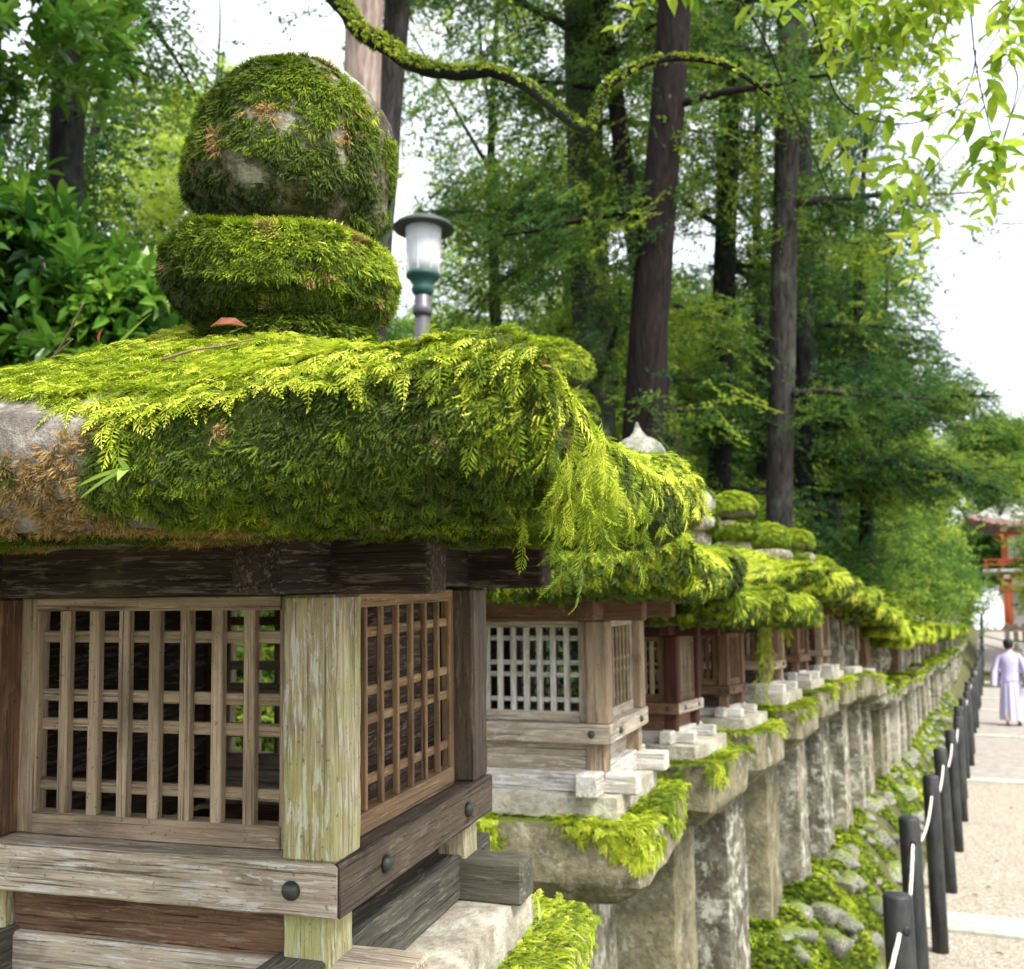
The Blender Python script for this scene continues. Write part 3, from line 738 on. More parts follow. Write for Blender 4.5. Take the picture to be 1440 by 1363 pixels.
    jm = blob_me([(.160 * p, .285 * q) for p, q in ((.45, 0), (.66, .05), (.88, .17), (.97, .30), (1.0, .48), (.99, .64), (.92, .78), (.76, .89), (.5, .955), (.25, .985), (.05, 1.0))], 9, .012)
    jew = obj('jewel', jm, STONE_FIN, root, (.038, 0, fz + .152), (radians(-2), radians(8), .4))
    moss_coat('moss_tufts', jew, jm, 34000, 'tuft', .013, tint_f(60, .48), lambda P, N: (P[:, 1] < .12) & ((N[:, 2] > -.55 + .25 * wave(P, 20, 2)) | (RNG.random(len(P)) < .30)) & (RNG.random(len(P)) < .62 + .5 * wave(P, 22, 66) + .35 * wave(P, 50, 67) - 1.1 * (P[:, 2] > .245 + .03 * wave(P, 18, 31)) - .35 * (wave(P, 10, 44) > .6)) & (P[:, 2] > .02), 1.1, .2, .55, .45)
    obj('finial_tip', blob_me([(.105, 0), (.098, .014), (.070, .030), (.044, .044), (.020, .058), (.004, .066)], 6, .008, 28), STONE_LICH, jew, (.012, -.01, .252), (radians(6), 0, 0))
    # moss on the platform corner
    cmz = ch.data
    moss_coat('moss_fronds', ch, cmz, 42000, 'frond', .020, lambda P, N: .78 + .12 * wave(P, 12, 70) + .1 * RNG.normal(size=len(P)),
              lambda P, N: (P[:, 2] > .80) & ((abs(P[:, 0]) > .335) | (abs(P[:, 1]) > .335)) & (P[:, 0] > -.2) & ((N[:, 2] > .3) | (P[:, 2] > .855 + .02 * wave(P, 20, 8))), .9, .7, .6, .5)
    return root, roof, rz
hero, hero_roof, hero_rz = lantern_hero()

def lantern(x, y, b, mats, label, seed, hr, ht, hc, zb=.45, rot=0, tilt=0, detail=2, fin='jewel', mossy=1.0, sill=1.56, name='wooden_lantern', stonebox=False, pmat=None, hang=0, rtint=.80, bare_top=0.0, ftop=None, fr_=.12):
    """detail 2: full lattice; 1: lite lattice; b: half sill; hr: roof half; hc: platform half"""
    root = empty(name, (x, y, zb), (radians(tilt), 0, radians(rot)))
    tag(root, label, 'lantern', 'lanterns in the row beside the path')
    S = b / .285; H = .30 * (S ** .6)
    base = sill - zb - (.075 + .085 + .06) * S                # top of stone slab
    sp = .05 * S + .015; ct = .21
    pm = pmat or STONE
    pw = hc * .46
    rv = random.Random(seed * 3)
    obj('pillar', loft_sq(dense([(pw * rv.uniform(.98, 1.12), -.15), (pw, base - sp - ct + .01)], .07), 8, seed, .009), pm, root, (0, 0, 0), (0, 0, rv.uniform(-.06, .06)))
    cm = loft_sq([(a, q + base - sp - ct) for a, q in chudai_prof(hc, ct)], 11, seed + 1, .010)
    ch = obj('platform', cm, STONE_MOSSY if mossy > .6 else STONE, root)
    obj('slab', loft_sq(dense([(hc * .80, base - sp), (hc * .80, base), (hc * .3, base + .001)], .04), 8, seed, .004), STONE_PALE, root)
    if stonebox:
        bm_ = loft_sq(dense([(b * .80, 0), (b * .80, H + .12)], .06), 8, seed, .006)
        obj('lamp_house', bm_, STONE, root, (0, 0, base))
        for s in (0, 1):
            fr = obj('window', box_me(b * .9, .012, H * .8, .003), WOOD_DARK, root, (0, -b * .80 - .004, base + .25) if s == 0 else (b * .80 + .004, 0, base + .25), (0, 0, 0 if s == 0 else pi / 2))
            for q in range(3): obj('lattice_bar', box_me(H * .8, .012, .012, .002), WOOD_PALE, fr, ((q - 1) * b * .28, -.008 if s == 0 else -.008, 0), (0, -pi / 2, 0))
        zt = base + H + .115
    else:
        zt = lamp_house(root, b, base, mats, lite=(detail == 1), H=H)
    n = 22 if detail == 2 else 14
    rm = roof_me(hr, ht, hr * .38, .05 * hr / .6, n, seed, .012)
    roof = obj('roof', rm, STONE_DARK, root, (0, 0, zt))
    cnt = 24000 if detail == 2 else 9000
    moss_coat('moss_fronds', roof, rm, int(cnt * mossy), 'frond', .034 if detail == 2 else .042,
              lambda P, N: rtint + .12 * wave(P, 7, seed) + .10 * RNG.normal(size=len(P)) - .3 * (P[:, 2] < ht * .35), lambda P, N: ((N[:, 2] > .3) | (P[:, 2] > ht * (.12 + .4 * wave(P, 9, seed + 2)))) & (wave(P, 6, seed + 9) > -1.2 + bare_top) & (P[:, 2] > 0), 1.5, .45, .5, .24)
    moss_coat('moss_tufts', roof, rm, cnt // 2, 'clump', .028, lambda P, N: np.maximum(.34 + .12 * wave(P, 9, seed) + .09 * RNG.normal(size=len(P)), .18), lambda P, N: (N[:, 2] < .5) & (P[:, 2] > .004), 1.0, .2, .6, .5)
    if hang:
        r = random.Random(seed); SP, SD = [], []
        for (hx_, hy_, hl) in hang:
            for q in range(9):
                p = Vector((hx_ + r.gauss(0, .022), hy_ + r.gauss(0, .022), ht * .6)); d = Vector((0, 0, -1)); L = hl * r.uniform(.5, 1)
                for j in range(int(L / .013)):
                    SP.append(tuple(p)); SD.append((r.gauss(0, .3), r.gauss(0, .3), -1)); p += d * .013 + Vector((r.gauss(0, .003), r.gauss(0, .003), 0))
        SP, SD = np.array(SP), np.array(SD); scatter_obj('hanging_moss', roof, points_me(SP, SD, unit(RNG.normal(size=SP.shape)), np.full(len(SP), .034), .78 + .08 * RNG.normal(size=len(SP)), 4), 'frond')
    peak = zt + ht + hr * .38 - .04
    R = fr_; top = (ftop or (peak + zb + R * 3.2)) - zb
    jh = R * (1.55 if fin == 'jewel' else 1.30); jtip = .35 if fin == 'jewel' else .05
    jz = top - jh * (1 + jtip); dh = R * .95; dz = jz - dh * .82
    if dz > peak + .01:
        obj('collar', blob_me([(R * .8, 0), (R * .72, (dz - peak) * .5), (R * .7, dz - peak + .03)], seed, .004, 20), STONE, root, (0, 0, peak))
    dm = blob_me(dish_prof(R * 1.08, dh), seed, .008, 24); dd = obj('dish', dm, STONE, root, (0, 0, dz))
    jm = blob_me(jewel_prof(R, jh, jtip), seed + 3, .008, 28)
    jw = obj('jewel', jm, STONE_LICH if fin == 'jewel' else STONE_DARK, root, (0, 0, jz))
    if fin == 'jewel':
        moss_coat('moss_tufts', jw, jm, 2200, 'clump', .02, lambda P, N: .6 + .1 * RNG.normal(size=len(P)), lambda P, N: wave(P, 12, seed) > (1.1 if seed == 22 else .2), .8, .3, .6, .4)
    else:
        moss_coat('moss_tufts', jw, jm, 5000, 'clump', .022, lambda P, N: .60 + .12 * N[:, 2] + .1 * RNG.normal(size=len(P)), lambda P, N: P[:, 2] > R * .15 + .1 * wave(P, 8, seed), .9, .3, .5, .35)
    moss_coat('moss_tufts', dd, dm, 1800, 'clump', .022, lambda P, N: .55 + .1 * RNG.normal(size=len(P)), lambda P, N: wave(P, 8, seed) > .1, .9, .3, .5, .35)
    # moss on the platform
    moss_coat('moss_fronds', ch, cm, int((30000 if b > .23 else 18000) * mossy), 'frond', .026, lambda P, N: .68 + .16 * wave(P, 9, seed + 5) + .1 * RNG.normal(size=len(P)),
              lambda P, N: (P[:, 2] > base - sp - (.10 if b > .23 else .06)) & ((N[:, 2] > .2) | (wave(P, 15, seed + 7) > (-.15 if b > .23 else .2))) & (np.maximum(abs(P[:, 0]), abs(P[:, 1])) > hc * .70) & (wave(P, 8, seed + 6) > -1.3 + .8 * (mossy < .8)), .8, .6, .6, .45)
    return root

lantern(-1.20, 2.89, .245, PALEW, 'second lantern from the viewer, pale weathered lattice lamp house on mossy platform', 11, .475, .13, .34, fin='ball', rot=5.4, tilt=2, sill=1.635, ftop=2.76, fr_=.145)
lantern(-1.185, 3.72, .185, REDW, 'third lantern, small dark red lamp house with orange-brown side lattice', 22, .40, .10, .325, rot=1, sill=1.62, mossy=.9, hang=0, rtint=.68, ftop=2.66, fr_=.10, pmat=STONE_MOSSY)
lantern(-1.165, 4.47, .17, DARKW, 'fourth lantern, narrow dark brown lamp house between red one and long moss beard', 23, .41, .10, .31, rot=0, sill=1.64, mossy=.9, ftop=2.55, fr_=.09, pmat=STONE_DARKP, rtint=.74)
lantern(-1.21, 5.42, .215, GREYW, 'fifth lantern, moss roof with one long green beard hanging past its lattice', 24, .50, .12, .36, rot=0, sill=1.72, fin='ball', mossy=1.25, hang=[(.26, -.50, .62), (.33, -.47, .30), (.1, -.50, .25)], rtint=.84, ftop=2.60, fr_=.125, pmat=STONE_MOSSY)
lantern(-1.21, 6.35, .20, DARKW, 'sixth lantern, dark lamp house under bright moss roof with two round mossy finial stones', 25, .45, .11, .34, detail=1, sill=1.73, fin='ball', mossy=1.1, ftop=2.52, fr_=.13)
lantern(-1.19, 7.20, .19, GREYW, 'seventh lantern, brown lamp house under moss roof with one bald white patch', 26, .46, .11, .33, detail=1, sill=1.74, fin='ball', bare_top=.35, ftop=2.56, fr_=.13, pmat=STONE_DARKP)
lantern(-1.16, 8.02, .19, DARKW, 'eighth lantern, plain stone lamp house with pale bare eave under thin moss', 27, .42, .10, .33, detail=1, sill=1.74, fin='ball', stonebox=True, name='stone_lantern', mossy=.8, ftop=2.42, fr_=.12)
lantern(-1.17, 8.95, .20, GREYW, 'ninth lantern, rounded stone lamp house under pillow of bright moss', 28, .44, .11, .35, detail=1, sill=1.70, fin='ball', stonebox=True, name='stone_lantern', ftop=2.40, fr_=.12)

# the far lanterns: shared meshes, few parts
FAR = []
for k in range(4):
    hr = (.40, .44, .37, .42)[k]
    FAR.append(dict(p=loft_sq(dense([(.155, -.2), (.15, .72)], .1), 6, 40 + k, .008), c=loft_sq(chudai_prof(.33, .2)[::1], 7, 50 + k, .010), b=loft_sq([(.17, 0), (.18, .2), (.17, .42)], 6, k, .01) if k != 1 else blob_me([(.10, 0), (.19, .12), (.21, .22), (.18, .34), (.12, .42)], 3, .01, 16),
                    r=roof_me(hr, .09, .15, .04, 9, 60 + k, .014), f=blob_me(jewel_prof(.145, .20, .10), 70 + k, .012, 16), d=blob_me(dish_prof(.13, .09), k, .01, 16)))
    P, N = sample(FAR[k]['r'], 2400); kk = (P[:, 2] > .02); P, N = P[kk], N[kk]
    FAR[k]['m'] = points_me(P, comb(P, N, (0, 0, 0)), N, (.055 + .03 * RNG.random(len(P))), .70 + .12 * wave(P, 6, k) + .1 * RNG.normal(size=len(P)), 3)
    P, N = sample(FAR[k]['f'], 350); kk = P[:, 2] > .02; P, N = P[kk], N[kk]
    FAR[k]['fm'] = points_me(P, comb(P, N, (0, 0, 0)), N, .05 + .02 * RNG.random(len(P)), .58 + .1 * RNG.normal(size=len(P)), 3)
    P, N = sample(FAR[k]['c'], 700); kk = (P[:, 2] > .16) & (wave(P, 7, k) > -.4); P, N = P[kk], N[kk]
    FAR[k]['cm'] = points_me(P, comb(P, N, (0, 0, 0)), N, .05 + .03 * RNG.random(len(P)), .62 + .14 * RNG.normal(size=len(P)), 3)
y = 9.85; i = 0; r = random.Random(12)
PM = [STONE, STONE_MOSSY, STONE, STONE_PALE]
while y < 60:
    k = r.randrange(4); A = FAR[k]; zb = .45 + rise(y)
    near = y < 14
    root = empty('stone_lantern', (-1.17 + r.uniform(-.03, .03), y, zb), (r.uniform(-.02, .02), r.uniform(-.02, .02), r.uniform(-.06, .06)), r.uniform(.95, 1.04))
    ords = ['tenth lantern in the row, round stone lamp house, moss on its platform rim', 'eleventh lantern in the row, stone lamp house behind the ninth lantern', 'twelfth lantern in the row, small mossy finial before the grey trunk', 'thirteenth lantern in the row with low flat moss roof', 'fourteenth lantern in the row, squat and mossy']
    tag(root, ords[i] if i < 5 else 'small distant stone lantern with moss roof in the row running to the red gate', 'lantern', 'lanterns in the row beside the path' if i < 5 else 'distant stone lanterns of the row')
    obj('pillar', A['p'], PM[i % 4], root); obj('platform', A['c'], STONE, root, (0, 0, .70)); obj('lamp_house', A['b'], STONE if i % 3 else WOOD_BROWN, root, (0, 0, .90))
    ro = obj('roof', A['r'], STONE_DARK, root, (0, 0, 1.31)); scatter_obj('moss', ro, A['m'], 'clump')
    obj('dish', A['d'], STONE, root, (0, 0, 1.535)); je = obj('jewel', A['f'], STONE_MOSSY, root, (0, 0, 1.625))
    if y < 30: scatter_obj('moss', je, A['fm'], 'clump'); scatter_obj('moss', ro, A['cm'], 'clump', (0, 0, -.61))
    y += r.uniform(.80, .95); i += 1

# ------------------------------------------------------------------ rope fence
t = NT('black_post'); v = t.coord()
c = t.ramp(t.noise(t.mul(v, (8, 8, 1.5)), 4, 5, .65), [(.4, (.010, .011, .012)), (.62, (.030, .032, .034))])
gz = t.n('ShaderNodeSeparateXYZ', None, Vector=t.n('ShaderNodeTexCoord').outputs['Object']).outputs[2]
c = t.mix(t.math('MULTIPLY', t.step(t.noise(v, 3, 5, .7), .50, .70), .5), c, (.055, .065, .045))
c = t.mix(t.math('MULTIPLY', t.step(t.noise(t.mul(v, (14, 14, 1)), 3, 4), .66, .70), .45), c, (.10, .035, .03))
POSTM = t.done(c, .55, t.bump(t.noise(v, 60, 3), .3, .002), .4)
t = NT('rope'); v = t.coord('Object', False)
ROPE = t.done(t.ramp(t.noise(v, 60, 4), [(.4, (.62, .58, .50)), (.6, (.84, .82, .76))]), .85, t.bump(t.n('ShaderNodeTexWave', None, Vector=v, Scale=60).outputs[1], .8, .003), .1)
bol = lathe_me('post', [(.047, -.12), (.047, .30), (.0475, .6), (.0475, .995), (.043, 1.003), (.02, 1.008)], 24)
by = [3.75 + 1.52 * i for i in range(36)]
def bx(i): return {0: -.325, 1: -.385, 2: -.375, 3: -.37}.get(i, -.37 + .02 * sin(i * 1.7))
lab = ['nearest black wooden post of the rope fence', 'second black post of the rope fence with a reddish streak', 'third black post, foot beside the broad stone strip', 'fourth black post, green algae down its side', 'fifth black post of the rope fence', 'sixth black post of the rope fence']
lab = ['nearest black wooden post of the rope fence, cut off by the picture edge', 'black rope post just behind the nearest one', 'third black rope post, its foot beside the broad stone strip', 'fourth black rope post, standing just past the broad stone strip', 'fifth black rope post from the viewer, mostly hidden by the fourth', 'sixth black rope post from the viewer']
for i, y in enumerate(by):
    root = empty('fence_post', (bx(i), y, rise(y)), (random.uniform(-.012, .012), random.uniform(-.015, .01), random.random() * 6))
    tag(root, lab[i] if i < 6 else 'distant black post in the rope fence running beside the path', 'post', 'rope fence posts' if i < 6 else 'distant rope fence posts')
    obj('shaft', bol, POSTM, root)
    for s in (1, -1): obj('rope_hole', lathe_me('hole', [(.014, 0), (.014, .004), (.008, .005)], 12) if i == 0 and s == 1 else bpy.data.meshes['hole'], POSTM, root, (0, s * .0455, .90), (-s * pi / 2, 0, 0))
hp = bpy.data.meshes['hole']
for i in range(-1, 30):
    y0 = 3.75 + 1.52 * i; y1 = y0 + 1.52; x0, x1 = bx(i), bx(i + 1)
    m = 18; pts = []
    for k in range(m + 1):
        q = k / m; pts.append(Vector((x0 + (x1 - x0) * q, y0 + (y1 - y0) * q, .90 + rise(y0) * (1 - q) + rise(y1) * q - .10 * 4 * q * (1 - q))))
    V, F = [], []
    me = tube_me('rope', pts, [.0075] * len(pts), 8)
    o = obj('rope', me, ROPE)
    tag(o, ['white rope running from the nearest black post towards the viewer', 'white rope between the nearest and second black posts', 'white rope between the second and third black posts', 'white rope between the third and fourth black posts', 'white rope between the fourth and fifth black posts'][i + 1] if i < 4 else 'distant white rope sagging between black posts', 'rope', 'ropes of the fence' if i < 4 else 'distant fence ropes')

# ------------------------------------------------------------------ lamp post
root = empty('street_lamp', (-3.62, 6.28, .5)); tag(root, 'park lamp with white glass shade, flat dark cap and grey pole', 'lamp')
GREYMET = plain('grey_metal', (.11, .105, .12), .45, None, .5, .4); CAPM = plain('dark_cap', (.055, .07, .065), .5); TEAL = plain('teal_collar', (.02, .075, .068), .5)
GLASS = plain('milk_glass', (.84, .85, .90), .35, .5)
zt = 4.43 - .5
obj('pole', lathe_me('pole', [(.07, -.2), (.07, .5), (.052, .55), (.052, zt - .22)], 20), GREYMET, root)
obj('clamp', lathe_me('clamp', [(.058, zt - .30), (.072, zt - .29), (.072, zt - .24), (.060, zt - .22), (.06, zt - .16), (.045, zt - .14)], 20), GREYMET, root)
obj('collar', lathe_me('lcollar', [(.05, zt - .16), (.075, zt - .13), (.085, zt - .10), (.072, zt - .07), (.10, zt - .03), (.125, zt - .01), (.125, zt + .012), (.06, zt + .014)], 24), TEAL, root)
sh = obj('lamp_shade', lathe_me('shade', [(.112, zt + .014), (.118, zt + .10), (.126, zt + .25), (.132, zt + .36), (.06, zt + .362)], 32), GLASS, root)
for k in range(8):
    a = k * pi / 4 + .2; obj('glass_rib', box_me(.34, .006, .008, .001), GLASS, sh, (.1275 * cos(a), .1275 * sin(a), zt + .19), (0, -pi / 2 + .04, a))
obj('lamp_cap', lathe_me('lcap', [(.13, zt + .364), (.222, zt + .352), (.228, zt + .366), (.205, zt + .392), (.13, zt + .43), (.05, zt + .448), (.01, zt + .452)], 36), CAPM, root)

# ------------------------------------------------------------------ forest
def blob_points(n, c, R, seed, gap=-.2, f=1.0, shell=.35):
    """points through an uneven ellipsoid with gaps"""
    v = unit(RNG.normal(size=(n, 3))); r = (shell + (1 - shell) * RNG.random((n, 1))) ** .6
    P = v * r * np.array(R); P *= 1 + .22 * wave(P + 3, 1.6 / max(R), seed)[:, None]
    P = P + np.array(c); k = wave(P, f, seed + 1) + .5 * wave(P, f * 2.6, seed + 2) > gap
    return P[k]

def crown_obj(root, blobs, src, size, tint, seed, gap=-.2, f=1.2, name='crown', droop=.35):
    Ps = np.concatenate([blob_points(n, c, R, seed + i, gap, f) for i, (c, R, n) in enumerate(blobs)])
    off = np.array(root.location); P = Ps - off
    cen = P.mean(0); D = P - cen; D[:, 2] = D[:, 2] * .3; D = unit(D) + RNG.normal(size=P.shape) * .5; D[:, 2] -= droop
    N = unit(RNG.normal(size=P.shape) * .35 + np.array([0, 0, 1.0]))
    T = tint + .30 * wave(Ps, f * 1.4, seed + 8) + .20 * RNG.normal(size=len(P))
    return scatter_obj(name, root, points_me(P, D, N, size * (.6 + .8 * RNG.random(len(P))), T, SRC[src][1]), src)

def trunk_obj(root, pts, radii, mat, name='trunk', n=14, rough=.10, seed=0):
    pp = smooth_path(pts, 5); k = len(pp)
    rad = [np.interp(i / (k - 1) * (len(radii) - 1), range(len(radii)), radii) for i in range(k)]
    off = root.location
    return obj(name, tube_me(name, [p - off for p in pp], rad, n, rough, seed), mat, root)

def limb(root, p, d, L, r0, mat, seed=0, sag=.15, name='limb', n=7):
    r = random.Random(seed); p = Vector(p); d = Vector(d).normalized(); pts = [p]; q = p.copy(); dd = d.copy(); m = 7
    for i in range(m):
        dd = (dd + Vector((r.gauss(0, .10), r.gauss(0, .10), r.gauss(0, .07) - sag * .12))).normalized(); q = q + dd * L / m; pts.append(q.copy())
    pts = smooth_path(pts, 2); k = len(pts)
    obj(name, tube_me(name, [x - root.location for x in pts], [r0 * (1 - .85 * i / (k - 1)) for i in range(k)], n, .15, seed), mat, root)
    return pts

def conifer(label, pts, radii, mat, limbs, src='darkpuff', size=1.0, tint=.4, seed=0, dens=26, spread=.55, name='cedar_tree', far=False, cat='tree', group=None):
    root = empty(name, pts[0]); tag(root, label, cat, group)
    trunk_obj(root, pts, radii, mat, seed=seed)
    path = smooth_path(pts, 6); Ps, Ds = [], []
    r = random.Random(seed)
    for j, (z, az, L, up) in enumerate(limbs):
        p = min(path, key=lambda q: abs(q.z - z)); d = Vector((sin(radians(az)), cos(radians(az)), up))
        lp = limb(root, p, d, L, .018 + .018 * L, mat, seed * 31 + j)
        for q_ in range(int(dens * L)):
            t_ = r.random() ** .7; a = lp[min(int(t_ * (len(lp) - 1)), len(lp) - 2)]
            sp = spread * (.4 + .6 * sin(pi * min(1, t_)))
            Ps.append(a + Vector((r.gauss(0, sp * .6), r.gauss(0, sp * .6), r.gauss(-.10, sp * .28)))); o = Ps[-1] - a; Ds.append(Vector((o.x + d.x * .3, o.y + d.y * .3, -.12 - .25 * r.random())).normalized())
    if Ps:
        P = np.array([tuple(p) for p in Ps]); D = np.array([tuple(p) for p in Ds])
        N = unit(RNG.normal(size=P.shape) * .3 + np.array([0, 0, 1.0])); T = tint + .28 * wave(P, 1.3, seed) + .20 * RNG.normal(size=len(P))
        scatter_obj('crown', root, points_me(P - np.array(pts[0]), D, N, size * (.6 + .7 * RNG.random(len(P))), T, SRC[src][1]), src)
    return root

def ring(z0, z1, n, L, seed, az0=0, az1=360, up=.1):
    r = random.Random(seed); return [(z0 + (z1 - z0) * (i + r.random()) / n, r.uniform(az0, az1), L * r.uniform(.6, 1.15), up + r.uniform(-.25, .15)) for i in range(n)]

# trunks one can tell apart
conifer('dark shaggy trunk rising behind the left bush', [(-6.35, 5.75, .4), (-6.05, 5.25, 4.2), (-5.94, 5.07, 5.4), (-5.82, 4.9, 8.5), (-5.8, 4.8, 12)], [.17, .13, .12, .10, .05], BARK_DARK, ring(5.6, 11, 9, 1.5, 1), seed=1, tint=.5, dens=20)
conifer('pale pinkish trunk directly behind the finial of the nearest lantern', [(-5.11, 7.39, .4), (-4.60, 6.87, 5.0), (-4.48, 6.72, 6.2), (-4.36, 6.6, 9), (-4.3, 6.5, 13)], [.19, .165, .158, .15, .08], BARK_PALE, ring(8.6, 13, 8, 1.6, 2), seed=2, tint=.45, dens=30)
conifer('slender grey trunk ringed with bands beside the pale pinkish one', [(-5.62, 8.26, .4), (-5.0, 7.8, 5.0), (-4.78, 7.63, 6.6), (-4.6, 7.5, 8.2), (-4.4, 7.4, 12)], [.15, .125, .12, .115, .07], BARK_GREY, ring(7.7, 11.5, 8, 1.6, 3), seed=3, tint=.4)
conifer('thick grey green trunk standing upright behind the white lamp', [(-4.5, 12.67, .4), (-4.40, 12.0, 5.0), (-4.33, 11.6, 7.8), (-4.2, 11.1, 11), (-4.1, 10.9, 15)], [.32, .25, .24, .22, .12], BARK_GREEN, ring(4.6, 13, 18, 2.3, 4), seed=4, tint=.55, dens=20)
conifer('thin crooked brown trunk between the grey green trunk and dark thick trunk', [(-2.9, 12.2, .4), (-3.35, 11.3, 5.0), (-3.53, 11.01, 6.5), (-3.61, 10.74, 7.9), (-3.72, 10.5, 9.3), (-3.9, 10.3, 12)], [.15, .12, .115, .105, .10, .05], BARK_RED, ring(6.2, 11, 7, 1.3, 5), seed=5, tint=.5)
conifer('thick dark red brown leaning trunk, the broadest in the picture', [(-3.46, 9.83, .4), (-3.0, 9.5, 3.6), (-2.75, 9.28, 5.6), (-2.45, 9.08, 7.8), (-2.1, 8.9, 12)], [.23, .20, .182, .162, .10], BARK_RED, [(5.9, -80, 1.5, .05), (3.9, 60, 1.0, .1), (6.9, 80, 1.8, .0), (6.0, 250, 1.8, -.05), (9.0, 200, 2.0, .1), (10, 60, 2.0, .1), (11, 300, 2.0, .2)], seed=6, tint=.5, dens=14)
conifer('narrow almost black trunk right of the thick leaning one', [(-3.58, 14.21, .4), (-3.26, 13.8, 3.8), (-3.0, 13.4, 6.8), (-2.75, 13.07, 9.8), (-2.6, 12.9, 13)], [.20, .165, .15, .135, .07], BARK_DARK, ring(3.6, 12, 16, 1.9, 7), seed=7, tint=.50, dens=17)
conifer('tall grey trunk with pale green lichen side and fork near the top', [(-2.6, 13.55, .4), (-2.35, 13.16, 3.3), (-2.12, 12.8, 6.3), (-1.9, 12.47, 9.0), (-1.7, 12.3, 12.5)], [.21, .17, .16, .145, .08], BARK_GREY, [(8.6, 60, 2.4, .6), (8.9, 250, 2.0, .5), (7.0, 80, 1.6, .1), (5.0, 110, 2.0, .0)] + ring(6.5, 12, 8, 1.9, 8), seed=8, tint=.5, dens=17)
conifer('dark trunk close behind the tall grey lichen trunk, with long limbs over the path', [(-2.81, 17.91, .4), (-2.63, 17.36, 4.0), (-2.48, 16.89, 7.5), (-2.3, 16.6, 12)], [.25, .21, .20, .10], BARK_DARK,
        [(4.2, 80, 3.6, .10), (5.2, 70, 3.2, .2), (5.9, 60, 2.8, .4), (4.8, 95, 3.6, .2), (5.6, 100, 3.0, .1)] + ring(4, 10, 8, 2.0, 9, -20, 200), seed=9, tint=.5, dens=26, spread=.42)
conifer('thin grey trunk far down the row above the small round finials', [(-2.32, 23.69, .4), (-2.25, 23.28, 2.9), (-2.2, 22.9, 5.5), (-2.15, 22.62, 7.4), (-2.1, 22.4, 11)], [.18, .145, .135, .12, .06], BARK_GREY, ring(4.2, 10, 10, 2.2, 10), seed=10, tint=.5, dens=24)
conifer('thinner dark trunk just right of the thin far grey one', [(-2.32, 25.92, .4), (-2.22, 25.51, 2.9), (-2.07, 24.91, 7.2), (-2.0, 24.7, 11)], [.15, .12, .10, .05], BARK_DARK, ring(4.5, 10, 8, 2.0, 11), seed=11, tint=.5, dens=22)

def leafy(label, base, h, blobs, src, size, tint, seed, mat=BARK_DARK, gap=-.2, f=1.0, name='leafy_tree', tr=.14, group=None):
    root = empty(name, base); tag(root, label, 'tree' if name != 'leafy_bush' else 'bush', group)
    b = Vector(base); top = Vector(blobs[0][0]); top.z = b.z + h
    trunk_obj(root, [b, b.lerp(top, .35) + Vector((.1, 0, 0)), b.lerp(top, .7) - Vector((.08, .1, 0)), top], [tr, tr * .8, tr * .6, tr * .2], mat, seed=seed)
    r = random.Random(seed)
    for i, (c, R, n) in enumerate(blobs[:8]):
        s = b.lerp(top, min(.85, max(.2, (c[2] - b.z) / max(h, .1) - .15))); e = Vector(c)
        mid = s.lerp(e, .5) + Vector((r.gauss(0, .1), r.gauss(0, .1), -.12)); pts = smooth_path([s, mid, e, e + (e - s) * .3], 3)
        obj('limb', tube_me('limb', [p - b for p in pts], [tr * .35 * (1 - .8 * k / (len(pts) - 1)) for k in range(len(pts))], 6), mat, root)
    crown_obj(root, blobs, src, size, tint, seed, gap, f)
    return root

def ground_at(x, y): return bank_z(x, y) if -26 < x < -.6 and y < 64 else rise(y)
# trees of the middle distance: az from +Y (deg, negative = left), distance, height, radius, tint
def az_tree(label, az, dist, z0, z1, R, tint, seed, src='puff', n=1500, gap=-.25, size=1.0, f=.7, nb=6, tr=.16, mat=BARK_DARK, name='leafy_tree'):
    x, y = dist * sin(radians(az)), dist * cos(radians(az)); r = random.Random(seed); bl = []
    for i in range(nb):
        t_ = (i + .5) / nb; rr_ = R * (1.1 - .55 * abs(t_ - .4))
        bl.append(((x + r.uniform(-.5, .5) * R, y + r.uniform(-.5, .5) * R, z0 + (z1 - z0) * t_), (rr_, rr_, (z1 - z0) / nb * 1.0), n // nb))
    return leafy(label, (x, y, ground_at(x, y) - .1), z1 - .6, bl, src, size, tint, seed, mat, gap, f, name, tr)

az_tree('bright green tree in full leaf at the far end of the lantern row', -7.6, 34, 1.8, 9.0, 2.2, .80, 101, n=4200, gap=-.6, size=1.5)
az_tree('yellow green leafy tree low behind the far lanterns', -7.5, 27, 1.2, 6.5, 2.0, .85, 102, n=3800, gap=-.6, size=1.3)
az_tree('dark green tree filling the gap behind the tall grey trunk', -10.5, 24, .8, 9.5, 2.4, .62, 103, n=3800, gap=-.25, size=1.2)
az_tree('mid green tree behind the narrow black trunk', -14, 25, .6, 10, 2.6, .62, 104, n=3700, gap=-.2, size=1.2)
az_tree('deep green tree behind the thick leaning trunk', -18.5, 22, .6, 9.0, 2.6, .55, 105, n=4600, gap=-.4, size=1.15)
az_tree('olive green tree behind the thick grey green trunk', -23.5, 21, .6, 11, 2.7, .68, 106, n=3300, gap=-.05, size=1.1)
az_tree('dull green tree behind the white lamp', -29, 20, .6, 7.0, 2.6, .45, 107, n=3600, gap=-.3, size=1.1)
az_tree('dark green tree far behind the nearest lantern finial', -36, 19, .6, 8.4, 2.8, .50, 108, n=2800, gap=.0, size=1.1)
az_tree('mid green tree far behind the left bush', -43, 18, .6, 11.5, 2.8, .55, 109, n=3000, gap=.05, size=1.1)
az_tree('shadowy green tree at the far left of the wood', -49.5, 16, .6, 10.5, 2.7, .5, 110, n=4000, gap=-.2, size=1.1)
